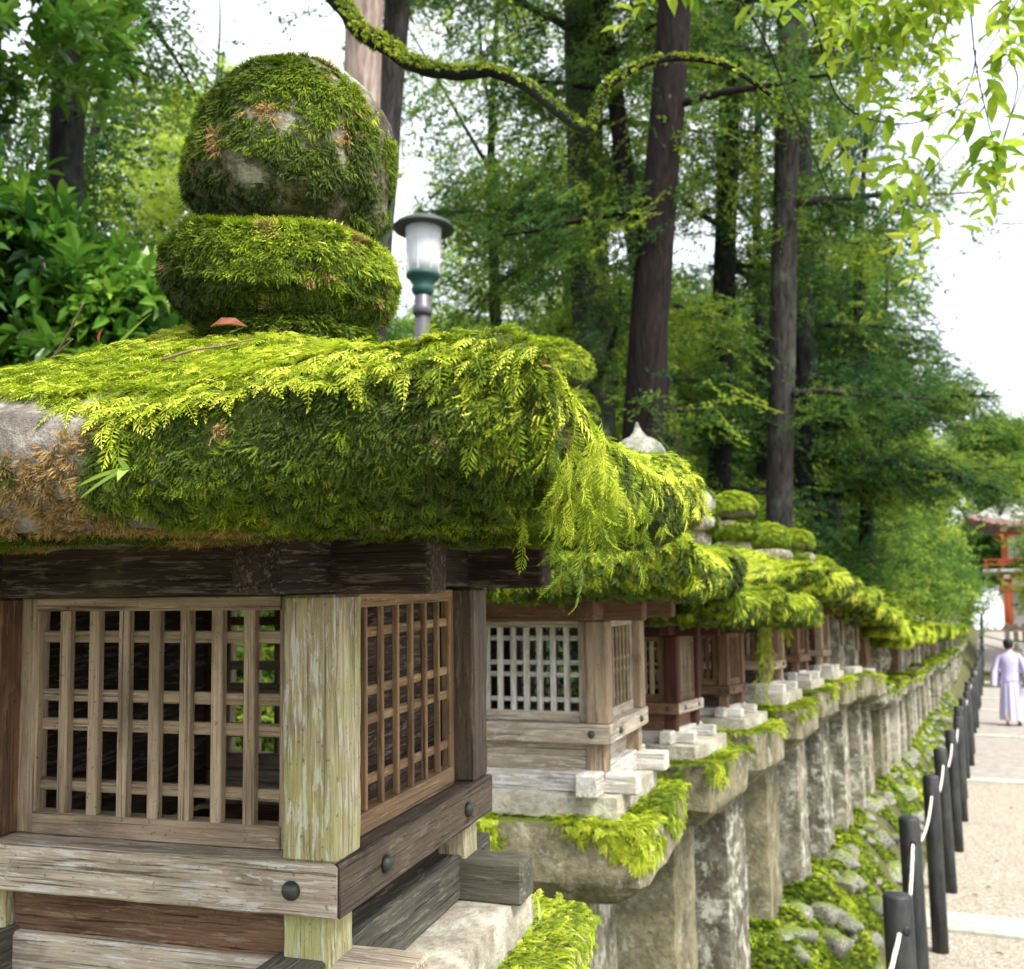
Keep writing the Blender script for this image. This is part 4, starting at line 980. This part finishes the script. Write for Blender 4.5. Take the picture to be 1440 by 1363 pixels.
az_tree('tall thin leaved tree reaching over the dark trunks', -12, 19, 7.0, 14, 2.8, .45, 111, n=1500, gap=.25, size=1.0, tr=.12)
az_tree('high leafy tree above the white lamp', -26, 16, 8.0, 13.5, 2.6, .55, 112, n=1500, gap=.25, size=1.0, tr=.12)
az_tree('yellowish tree showing over the mossy finial', -41, 15, 6.5, 11, 1.5, .95, 113, n=1200, gap=.0, size=1.0, tr=.10)
az_tree('dark leaved tree high over the lantern row', -7.0, 21, 6.0, 13, 2.3, .35, 114, n=1500, gap=.2, size=1.1, tr=.14, src='darkpuff')
az_tree('sparse dark tree leaning over the path high up', -6.6, 19, 4.6, 11.0, 1.75, .45, 115, n=1300, gap=.0, size=1.0, tr=.14, src='darkpuff')
az_tree('grey green tree right of the path before the gate', 6.0, 46, 2.0, 11.0, 2.6, .55, 116, n=2600, gap=-.4, size=1.6)
az_tree('pale willow green tree in front of the red gate', 2.5, 42, 2.6, 5.0, .6, 1.0, 117, n=260, gap=-.5, size=1.3, tr=.10)
az_tree('broad tree closing the wood behind the lamp', -21, 33, 1.0, 12, 4.0, .60, 118, n=3800, gap=-.15, size=1.7)
az_tree('broad tree closing the wood behind the finial', -33, 30, 1.0, 10, 4.0, .50, 119, n=4600, gap=-.3, size=1.7)
az_tree('broad tree closing the wood at the left edge', -46, 28, 1.0, 11, 4.0, .50, 120, n=3600, gap=-.1, size=1.7)
az_tree('broad light green tree closing the wood beyond the trunks', -11, 38, 1.5, 14, 4.2, .75, 121, n=5600, gap=-.5, size=1.9)
az_tree('light green tree beside the far end of the rope fence', -6.0, 48, 2.5, 8.0, 2.3, .85, 122, n=3000, gap=-.6, size=1.7)

az_tree('green tree standing above the red gate roof', 1.2, 78, 5.5, 15.5, 3.4, .55, 123, n=4200, gap=-.45, size=2.4)
az_tree('leafy tree left of the red gate', -3.2, 58, 3.0, 12.5, 1.7, .65, 124, n=3000, gap=-.4, size=1.8)
az_tree('slender leafy tree reaching over the rope fence far off', -4.4, 30, 2.6, 9.5, 1.3, .60, 125, n=1900, gap=-.1, size=1.2, tr=.10)
# shrubs low behind the row
for i, (az, d, s_) in enumerate([(-52, 8, 1), (-40, 11, 1), (-31, 12, 1), (-22, 15, 1.1), (-16, 17, 1.1), (-11, 19, 1.1), (-7, 24, 1.3)]):
    lb = ['low shrub at the left behind the nearest roof', 'low shrub seen under the finial dish', 'low shrub at the foot of the lamp post', 'low dark shrub behind the leaning trunk', 'low shrub behind the black trunk', 'low shrub between the grey trunks', 'low bright shrub behind the far lanterns'][i]
    az_tree(lb, az, d, .5, 3.0 + .3 * i, 1.6 * s_, .45, 140 + i, n=1500, gap=-.6, size=.9, nb=3, tr=.05, name='leafy_bush')

# near bush on the left: glossy leaves, the nearest ones leaf by leaf
def leaf_single(seed, L=.075):
    V, F = [], []; r = random.Random(seed); leaf_quad(V, F, Vector((0, 0, 0)), Vector((1, 0, .1)), Vector((0, 0, 1)), L, L * .42, .2); return mesh('leaf', V, F)
LEAVES = [leaf_single(i, .062 + .008 * i) for i in range(3)]
bush = leafy('glossy leaved evergreen bush at the left edge beside the mossy finial', (-5.4, 4.2, .4), 4.0,
             [((-4.9, 3.95, 3.55), (.75, .75, .62), 900), ((-5.3, 3.7, 4.1), (.7, .7, .6), 700), ((-4.3, 4.25, 3.35), (.5, .6, .45), 520), ((-5.7, 4.0, 3.3), (.8, .8, .7), 800), ((-4.95, 4.3, 2.7), (.9, .8, .6), 800), ((-5.2, 3.9, 5.6), (.7, .6, .5), 260), ((-5.9, 3.6, 5.9), (.7, .7, .7), 380)],
             'rosette', .85, .55, 201, BARK_DARK, -.35, 1.8, 'leafy_bush', .06)
r = random.Random(8)
def add_leaves(root, blobs, n, mat, seed, sc=(.8, 1.3), name='leaf', dn=-.2):
    r = random.Random(seed); k = 0
    while k < n:
        c, R = blobs[r.randrange(len(blobs))]
        tw = Vector(c) + Vector((r.gauss(0, R[0] * .5), r.gauss(0, R[1] * .5), r.gauss(0, R[2] * .5)))
        for j in range(5):
            q = j * 1.3 + r.random() * 2; d = Vector((cos(q), sin(q), dn + r.uniform(-.8, .3)))
            if dn < -.4: tw = tw + Vector((r.gauss(0, .035), r.gauss(0, .035), r.gauss(0, .03)))
            o = obj(name, LEAVES[r.randrange(3)] if mat is BUSHLEAF else BIGLEAF[r.randrange(3)], mat, root, tw - root.location, d.to_track_quat('X', 'Z').to_euler(), r.uniform(*sc)); k += 1
add_leaves(bush, [((-4.55, 3.80, 3.75), (.32, .32, .30)), ((-4.1, 4.05, 3.45), (.3, .3, .22)), ((-4.9, 3.45, 4.05), (.35, .3, .25)), ((-5.0, 3.3, 3.4), (.35, .3, .3)), ((-4.6, 3.1, 4.75), (.2, .2, .15))], 280, BUSHLEAF, 3)

# overhanging broadleaf branches, upper right
BIGLEAF = [leaf_single(10 + i,   .088 + .010 * i) for i in range(3)]
ov = empty('broadleaf_tree', (2.6, 4.6, 0)); tag(ov, 'young yellow green leaves on thin branches hanging in from the upper right', 'tree')
trunk_obj(ov, [(2.6, 4.6, -.1), (2.55, 4.7, 2.4), (2.2, 4.6, 4.4), (1.9, 4.5, 6.5)], [.16, .13, .11, .06], BARK_GREY)
clus = [((-.30, 3.36, 4.02), .14), ((-.20, 3.4, 4.08), .14), ((-.05, 3.45, 4.05), .15), ((-.26, 3.38, 3.93), .12), ((-.12, 3.42, 3.88), .12), ((-.36, 3.32, 4.02), .10), ((-.15, 3.38, 4.0), .12), ((-.22, 3.4, 3.86), .13), ((-.04, 3.5, 3.95), .15), ((.08, 3.5, 3.72), .15), ((.17, 3.55, 3.9), .12), ((-.12, 3.45, 3.66), .12), ((-.24, 3.42, 3.56), .10), ((.02, 3.5, 3.52), .12), ((.16, 3.6, 3.55), .11), ((-.10, 3.5, 3.40), .09), ((-.16, 3.5, 3.29), .07), ((.1, 3.58, 3.38), .07), ((-.78, 3.1, 4.06), .06), ((-.52, 3.2, 4.07), .06), ((.24, 3.6, 4.1), .12)]
hub = Vector((1.2, 3.9, 4.9))
trunk_obj(ov, [(2.3, 4.65, 4.1), (1.7, 4.3, 4.7), (1.2, 3.9, 4.9), (.6, 3.6, 4.7), (.1, 3.45, 4.4), (-.5, 3.2, 4.3)], [.06, .045, .035, .025, .016, .008], BARK_GREY, 'limb', 8)
for i, (c_, R_) in enumerate(clus):
    e = Vector(c_); s = e + Vector((.16 + .1 * sin(i * 2.1), .04, .34 + .08 * cos(i * 3))); pts = smooth_path([s, s.lerp(e, .45) + Vector((.05, .02, .06)), e, e + Vector((-.03, 0, -.10))], 4)
    obj('twig', tube_me('twig', [p - ov.location for p in pts], [.0034 * (1 - .7 * k / (len(pts) - 1)) for k in range(len(pts))], 5), BARK_GREY, ov)
add_leaves(ov, [(c_, (R_, R_, R_ * .8)) for c_, R_ in clus], 295, YELLOWLEAF, 5, (.85, 1.25), dn=-.45)

P = np.concatenate([np.array(c_) + RNG.normal(size=(4 if c_[2] > 3.8 else 2, 3)) * R_ * .9 for c_, R_ in clus])
D = unit(RNG.normal(size=P.shape) * .8 + np.array([-.2, 0, -.6])); N = unit(RNG.normal(size=P.shape) * .5 + np.array([0, -.4, 1]))
scatter_obj('leaves', ov, points_me(P - np.array(ov.location), D, N, .45 + .30 * RNG.random(len(P)), .25 + .22 * RNG.normal(size=len(P)), 3), 'youngleaf')
# bare twigs upper right
for i, pts in enumerate([[(-.52, 3.3, 4.3), (-.42, 3.35, 3.9), (-.35, 3.4, 3.62), (-.15, 3.5, 3.55), (.05, 3.55, 3.62)], [(.05, 3.5, 4.4), (.06, 3.52, 3.95), (.07, 3.55, 3.7), (.12, 3.58, 3.35)], [(-.85, 3.2, 4.3), (-.62, 3.3, 3.95), (-.5, 3.35, 3.6), (-.4, 3.4, 3.3)]]):
    pp = smooth_path(pts, 5); obj('twig', tube_me('twig', [p - ov.location for p in pp], [.0045 * (1 - .6 * k / len(pp)) for k in range(len(pp))], 6), BARK_DARK, ov)

# the mossy branch that crosses the upper picture
BR = [(-3.6, 1.2, 4.6, .05), (-2.6, 1.45, 4.35, .036), (-1.9, 1.75, 3.95, .029), (-1.55, 1.93, 3.62, .025), (-1.409, 1.996, 3.450, .0234), (-1.356, 2.033, 3.370, .0234), (-1.301, 2.064, 3.334, .0216), (-1.247, 2.096, 3.289, .0198), (-1.150, 2.144, 3.266, .0180), (-1.068, 2.181, 3.271, .0162), (-.988, 2.224, 3.236, .0162), (-.910, 2.271, 3.164, .0153), (-.855, 2.302, 3.129, .0153),
      (-.827, 2.306, 3.182, .0135), (-.800, 2.311, 3.236, .0126), (-.723, 2.338, 3.286, .0099), (-.640, 2.374, 3.304, .0090), (-.543, 2.421, 3.293, .0072), (-.479, 2.456, 3.254, .0063), (-.425, 2.488, 3.209, .0045)]
br = empty('old_tree', (-3.9, .9, .4)); tag(br, 'long crooked branch with yellow green moss along its upper side, crossing before the trunks', 'tree')
trunk_obj(br, [(-3.9, .9, .3), (-3.8, 1.0, 2.6), (-3.65, 1.1, 4.3), (-3.7, .9, 7)], [.22, .18, .15, .09], BARK_DARK)
pp = smooth_path([b[:3] for b in BR], 6); rr2 = [np.interp(i / 6, range(len(BR)), [b[3] for b in BR]) for i in range(len(pp))]
bme = tube_me('branch', [p - br.location for p in pp], rr2, 12, .22, 3); brn = obj('branch', bme, BARK_DARK, br)
moss_coat('moss', brn, bme, 22000, 'tuft', .012, lambda P, N: .70 + .12 * wave(P, 9, 3) + .1 * RNG.normal(size=len(P)), lambda P, N: (N[:, 2] > -.35 + .25 * wave(P, 12, 9)), .6, .0, .8, .55)
moss_coat('dry_moss', brn, bme, 3000, 'tuft', .010, lambda P, N: .08 + .05 * RNG.random(len(P)), lambda P, N: (P[:, 0] > 3.1) & (N[:, 2] > .2), .6, .0, .8, .5)
for j, pts in enumerate([[(-1.25, 2.1, 3.29), (-1.05, 2.3, 3.10), (-.85, 2.6, 2.95)], [(-1.05, 2.19, 3.26), (-1.04, 2.25, 3.05), (-1.2, 2.35, 2.80)]]):
    pass

# ------------------------------------------------------------------ red gate and stone fence in the distance
VERM = plain('vermilion', (.62, .13, .05), .5); WHITEW = plain('white_plaster', (.80, .79, .76), .8); ROOFM = stone('cypress_roof', (.30, .28, .26), (.42, .40, .37), (.18, .17, .16), .0, .2, .3)
g = empty('shrine_gate', (6.2, 64.5, 1.5)); tag(g, 'two storey vermilion and white shrine gate at the end of the path', 'gate')
X0, X1 = -5.2, 5.2
for i in range(6):
    x = X0 + (X1 - X0) * i / 5
    for yy_ in (0, 3.2):
        obj('pillar', lathe_me('gate_pillar', [(.22, 0), (.22, 3.3)], 16) if 'gate_pillar' not in bpy.data.meshes else bpy.data.meshes['gate_pillar'], VERM, g, (x, yy_, 0))
        beam('pillar', g, (x, yy_, 4.95), 1.5, 'Z', .28, .28, VERM, .01)
for i in range(5):
    x = X0 + (X1 - X0) * (i + .5) / 5
    if i != 2: beam('wall_panel', g, (x, 1.6, 1.6), (X1 - X0) / 5 - .46, 'X', .1, 3.1, WHITEW, .01)
    beam('wall_panel', g, (x, .05, 4.95), (X1 - X0) / 5 - .30, 'X', .08, 1.4, WHITEW, .01)
    beam('wall_panel', g, (x, .05, 3.0), (X1 - X0) / 5 - .46, 'X', .08, .5, WHITEW, .01)
for z_, h_, w_ in ((.35, .2, .30), (2.62, .22, .32), (3.4, .25, .34), (5.78, .22, .34), (4.2, .16, .30)):
    for yy_ in (0, 3.2): beam('tie_beam', g, (0, yy_ - .02, z_), X1 - X0 + .8, 'X', w_, h_, VERM, .01)
bal = beam('balcony', g, (0, 1.6, 3.62), X1 - X0 + 2.4, 'X', 5.6, .14, WHITEW, .01)
for z_ in (3.95, 4.22): beam('railing', g, (0, -1.15, z_), X1 - X0 + 2.3, 'X', .08, .08, VERM, .01)
for i in range(16): beam('railing_post', g, (X0 - 1 + (X1 - X0 + 2) * i / 15, -1.15, 3.95), .52, 'Z', .09, .09, VERM, .005)
for i in range(11):
    x = X0 + (X1 - X0) * i / 10
    for zz in (3.30, 5.98): obj('bracket', box_me(.34, .9, .24, .03), VERM if i % 2 else WHITEW, g, (x, -.35, zz))
V, F = [], []; nx_, ny_ = 28, 12                              # hip-and-gable roof with upswept eaves
for j in range(ny_ + 1):
    for i in range(nx_ + 1):
        u, w_ = -1 + 2 * i / nx_, -1 + 2 * j / ny_; q = max(abs(w_), abs(u) ** 3)
        V.append((u * 7.0, 1.6 + w_ * 4.0, 6.1 + 1.7 * (1 - abs(w_)) ** .9 * (1 - max(0, abs(u) - .72) / .28 * .55) + .75 * abs(u) ** 4 * abs(w_) ** 2 + 0))
m_ = len(V); V += [(a, b, c_ - .32) for a, b, c_ in V]
for j in range(ny_):
    for i in range(nx_):
        a = j * (nx_ + 1) + i; F.append((a, a + 1, a + nx_ + 2, a + nx_ + 1)); F.append((m_ + a, m_ + a + nx_ + 1, m_ + a + nx_ + 2, m_ + a + 1))
for i in range(nx_):
    a = i; F.append((a, m_ + a, m_ + a + 1, a + 1)); a = ny_ * (nx_ + 1) + i; F.append((a, a + 1, m_ + a + 1, m_ + a))
for j in range(ny_):
    a = j * (nx_ + 1); b = a + nx_ + 1; F.append((a, b, m_ + b, m_ + a)); a += nx_; b += nx_; F.append((a, m_ + a, m_ + b, b))
rf = obj('roof', mesh('gate_roof', V, F), ROOFM, g)
for i in range(36): beam('rafter', g, (-7.1 + 14.2 * i / 35, -1.3, 5.98 + .55 * abs(-1 + 2 * i / 35) ** 4), 2.6, 'Y', .12, .14, VERM, .01)
beam('ridge', g, (0, 1.6, 7.85), 10.4, 'X', .4, .4, ROOFM, .02)
# stone fence
sf = empty('stone_fence', (2.6, 50, rise(50))); tag(sf, 'low grey stone fence with rail at the top of the slope below the gate', 'fence')
for i in range(16):
    beam('fence_stone', sf, (-1.95 + i * .34, 0, .5), 1.25, 'Z', .2, .2, STONE_PALE, .02)
for z_ in (.35, .95): beam('fence_rail', sf, (.6, .02, z_), 5.4, 'X', .24, .13, STONE_PALE, .02)
RAILM = plain('pale_rail', (.6, .6, .58), .5)
hr_ = empty('handrail', (-.1, 44, rise(44))); tag(hr_, 'thin pale handrail crossing the foot of the slope near the gate', 'handrail')
obj('rail', tube_me('rail', [(-.35, 1.5, 1.35), (1.2, 0, .95), (4, -1, .7)], [.035] * 3, 8), RAILM, hr_)
obj('rail', tube_me('rail', [(-.35, 1.5, 1.0), (1.2, 0, .6), (4, -1, .35)], [.03] * 3, 8), RAILM, hr_)
for x, y_, z_ in ((-.35, 1.5, 1.38), (1.2, 0, .98), (4, -1, .73)): obj('rail_post', tube_me('rail_post', [(x, y_, -.4), (x, y_, z_)], [.035] * 2, 8), RAILM, hr_)

# ------------------------------------------------------------------ the robed person
ROBE = NT('lavender_cloth'); v = ROBE.coord('Object', False)
ROBE = ROBE.done(ROBE.ramp(ROBE.noise(v, 7, 3), [(.3, (.50, .45, .74)), (.7, (.64, .58, .86))]), .85, None, .1, trans=.12)
HAK = NT('pale_blue_cloth'); v = HAK.coord('Object', False)
HAK = HAK.done(HAK.ramp(HAK.noise(HAK.mul(v, (14, 14, 1.5)), 2, 3), [(.3, (.47, .46, .72)), (.7, (.62, .60, .84))]), .85, None, .1)
SKIN = plain('skin', (.50, .29, .20), .55); HAIR = plain('black_hair', (.012, .011, .012), .6); SANDAL = plain('sandal', (.10, .05, .03), .7)
pr = empty('person', (.30, 22.75, 0), (0, 0, radians(-6)), .965)
tag(pr, 'person with short black hair walking away in a lavender robe and pale long skirt', 'person')
def skin_body():
    J = {'pel': (0, 0, .92, .13), 'sp': (0, .01, 1.12, .12), 'ch': (0, .0, 1.32, .135), 'nk': (0, .0, 1.47, .055), 'hb': (0, .01, 1.56, .075), 'hd': (0, .012, 1.63, .085), 'ht': (0, .005, 1.69, .06)}
    E = [('pel', 'sp'), ('sp', 'ch'), ('ch', 'nk'), ('nk', 'hb'), ('hb', 'hd'), ('hd', 'ht')]
    for s, n_ in ((-1, 'l'), (1, 'r')):
        fy = .16 * s
        J.update({'s' + n_: (s * .17, 0, 1.40, .06), 'e' + n_: (s * .25, -.03 * s, 1.14, .042), 'w' + n_: (s * .24, .07, .93, .028), 'h' + n_: (s * .235, .09, .87, .035), 'f' + n_: (s * .23, .11, .80, .018),
                  'p' + n_: (s * .09, 0, .86, .085), 'k' + n_: (s * .09, .05 + fy * .5, .49, .058), 'a' + n_: (s * .09, fy, .09, .036), 't' + n_: (s * .10, fy + .13, .035, .03)})
        E += [('ch', 's' + n_), ('s' + n_, 'e' + n_), ('e' + n_, 'w' + n_), ('w' + n_, 'h' + n_), ('h' + n_, 'f' + n_), ('pel', 'p' + n_), ('p' + n_, 'k' + n_), ('k' + n_, 'a' + n_), ('a' + n_, 't' + n_)]
    ks = list(J); me = bpy.data.meshes.new('body'); me.from_pydata([J[k][:3] for k in ks], [(ks.index(a), ks.index(b)) for a, b in E], [])
    o = obj('body', me, SKIN, pr); m = o.modifiers.new('skin', 'SKIN'); o.modifiers.new('sub', 'SUBSURF').render_levels = 2
    for i, k in enumerate(ks): me.skin_vertices[0].data[i].radius = (J[k][3], J[k][3])
    me.skin_vertices[0].data[0].use_root = True
skin_body()
def fold_loft(rings, n=36, folds=9, amp=.012):
    V, F = [], []
    for j, (cx_, cy_, z_, rx, ry, fa) in enumerate(rings):
        for k in range(n):
            a = 2 * pi * k / n; q = 1 + fa * amp / max(rx, .01) * sin(folds * a + .6 * sin(3 * a)); V.append((cx_ + rx * cos(a) * q, cy_ + ry * sin(a) * q, z_))
    for j in range(len(rings) - 1):
        for k in range(n):
            k2 = (k + 1) % n; F.append((j * n + k, j * n + k2, (j + 1) * n + k2, (j + 1) * n + k))
    return mesh('cloth', V, F, True)
obj('hakama', fold_loft([(0, .02, .11, .235, .20, 2.2), (0, .02, .3, .225, .185, 1.9), (0, .01, .55, .205, .165, 1.5), (0, 0, .8, .185, .145, 1), (0, 0, .97, .165, .128, .5), (0, 0, 1.05, .155, .118, .1)], 48, 11), HAK, pr)
obj('robe', fold_loft([(0, 0, .90, .185, .15, .8), (0, 0, 1.03, .168, .130, .3), (0, 0, 1.08, .165, .128, .1), (0, 0, 1.25, .19, .135, .3), (0, 0, 1.38, .205, .125, .1), (0, 0, 1.43, .15, .10, 0), (0, 0, 1.48, .075, .068, 0), (0, 0, 1.51, .062, .060, 0)], 40, 6), ROBE, pr)
obj('belt', fold_loft([(0, 0, 1.01, .172, .134, 0), (0, 0, 1.055, .171, .133, 0)], 40), HAK, pr)
for s in (-1, 1):                                             # wide hanging sleeves
    V, F = [], []; nn = 16
    for (cx_, cy_, z_, rx, ry) in [(.15, 0, 1.42, .05, .07), (.20, 0, 1.36, .06, .08), (.25, .01, 1.22, .065, .10), (.29, .02, 1.08, .075, .15), (.315, .02, .90, .075, .20), (.315, .02, .80, .065, .20)]:
        for k in range(nn): V.append((s * (cx_ + rx * cos(2 * pi * k / nn)), cy_ + ry * sin(2 * pi * k / nn), z_))
    for j in range(5):
        for k in range(nn): F.append((j * nn + k, j * nn + (k + 1) % nn, (j + 1) * nn + (k + 1) % nn, (j + 1) * nn + k))
    obj('sleeve', mesh('sleeve', V, F, True), ROBE, pr)
    obj('sandal', box_me(.09, .25, .03, .012), SANDAL, pr, (s * .10, .16 * s + .05, .012))
    obj('ear', blob_me([(.008, -.03), (.012, 0), (.008, .03)], 1, .001, 8), SKIN, pr, (s * .083, .01, 1.605))
hm = blob_me([(.07, -.02), (.092, .02), (.099, .07), (.095, .12), (.072, .155), (.03, .172)], 4, .004, 20); obj('hair', hm, HAIR, pr, (0, -.006, 1.575), (.1, 0, 0), (1, 1.06, 1))

# ------------------------------------------------------------------ small things on the nearest lantern
def lw(x, y, z): return hero.matrix_world @ Vector((x, y, z))
bpy.context.view_layer.update()
TWIG = plain('dry_twig', (.20, .13, .10), .8)
def twig(label, pts, r0):
    w_ = [lw(*p) for p in pts]; b = w_[0]; pp = smooth_path([p - b for p in w_], 4)
    o = obj('twig', tube_me('twig', pp, [r0 * (1 - .6 * k / (len(pp) - 1)) for k in range(len(pp))], 6), TWIG, None, b); tag(o, label, 'twig')
twig('bare thin twig sticking up from the far left edge of the nearest moss roof', [(-.36, -.10, 1.76), (-.28, -.14, 1.80), (-.20, -.18, 1.845), (-.145, -.21, 1.885)], .0032)
twig('short twig lying flat on the left edge of the nearest moss roof', [(-.33, -.12, 1.80), (-.24, -.16, 1.825), (-.17, -.20, 1.838)], .0022)
twig('small brown twig on the bright moss above the near eave', [(.15, -.44, 1.735), (.185, -.432, 1.745), (.215, -.42, 1.75), (.245, -.41, 1.757)], .0016)
twig('tiny dry stem on the moss right of the finial', [(.33, -.22, 1.775), (.36, -.24, 1.787), (.385, -.25, 1.775)], .0013)
def blade(P0, d, L, w, droop=.5):
    V, F = [], []; P0, d = Vector(P0), Vector(d).normalized(); sd_ = d.cross(Vector((0, 0, 1))).normalized(); m = 6
    for k in range(m + 1):
        t_ = k / m; c_ = P0 + d * L * t_ + Vector((0, 0, -droop * L * t_ * t_)); ww_ = w * (1 - t_ ** 2.2) * .5 + .0002
        V += [c_ + sd_ * ww_, c_ - Vector((0, 0, w * .15)), c_ - sd_ * ww_]
    for k in range(m): F += [(3 * k, 3 * k + 1, 3 * k + 4, 3 * k + 3), (3 * k + 1, 3 * k + 2, 3 * k + 5, 3 * k + 4)]
    return mesh('blade', V, F, True)
YG = plain('seedling_green', (.30, .44, .09), .45, .35)
def plantlet(name, label, at_, blades, cat):
    root = empty(name, lw(*at_)); tag(root, label, cat)
    for d, L, w, dr in blades: obj('leaf_blade', blade((0, 0, 0), d, L, w, dr), YG, root)
plantlet('seedling', 'pale green seedling with a few narrow leaves on the tan eave face', (.262, -.640, 1.592), [((-1, -.3, -.12), .044, .012, .2), ((-.8, -.5, -.45), .040, .012, .2), ((-.1, -.4, .55), .018, .010, .3), ((.25, -.5, -.1), .020, .010, .5)], 'seedling')
plantlet('grass_sprig', 'small tuft of grass on the mossy platform corner of the nearest lantern', (.36, .30, .91), [((-.6, -.3, .8), .10, .006, .6), ((.7, -.2, .7), .13, .006, .7), ((.2, -.6, .9), .09, .006, .5), ((-.2, .3, 1), .11, .005, .5), ((.8, .3, .3), .10, .006, .5)], 'grass')
plantlet('grass_sprig', 'single green blade sticking up left of the finial dish', (-.16, -.12, 1.845), [((.7, .2, .75), .075, .007, .1)], 'grass')
DEADL = NT('dead_leaf'); v = DEADL.coord('Object', False); DEADL = DEADL.done(DEADL.ramp(DEADL.noise(v, 60, 3), [(.35, (.16, .045, .02)), (.65, (.24, .085, .045))]), .5)
V, F = [], []; leaf_quad(V, F, Vector((0, 0, 0)), Vector((1, 0, .05)), Vector((0, -.5, 1)), .050, .022, .30)
tag(obj('dead_leaf', mesh('dead_leaf', V, F), DEADL, None, lw(.085, -.25, 1.822), (.3, 0, .25)), 'curled red brown dead leaf under the finial dish of the nearest lantern', 'leaf')
tag(obj('dead_leaf', bpy.data.meshes['dead_leaf'], DEADL, None, lw(-.175, -.14, 1.845), (0, -1.4, .25), .5), 'small upright brown leaf beside the green blade left of the finial', 'leaf')
for i in range(14):                                           # fallen leaves on the gravel
    tag(obj('fallen_leaf', bpy.data.meshes['dead_leaf'], DEADL, None, (random.uniform(-.25, .6), random.uniform(4.5, 13), .012), (random.uniform(-.3, .3), 0, random.uniform(0, 6)), random.uniform(.7, 1.1)), 'small brown leaf lying on the gravel path', 'leaf', 'fallen leaves on the gravel')
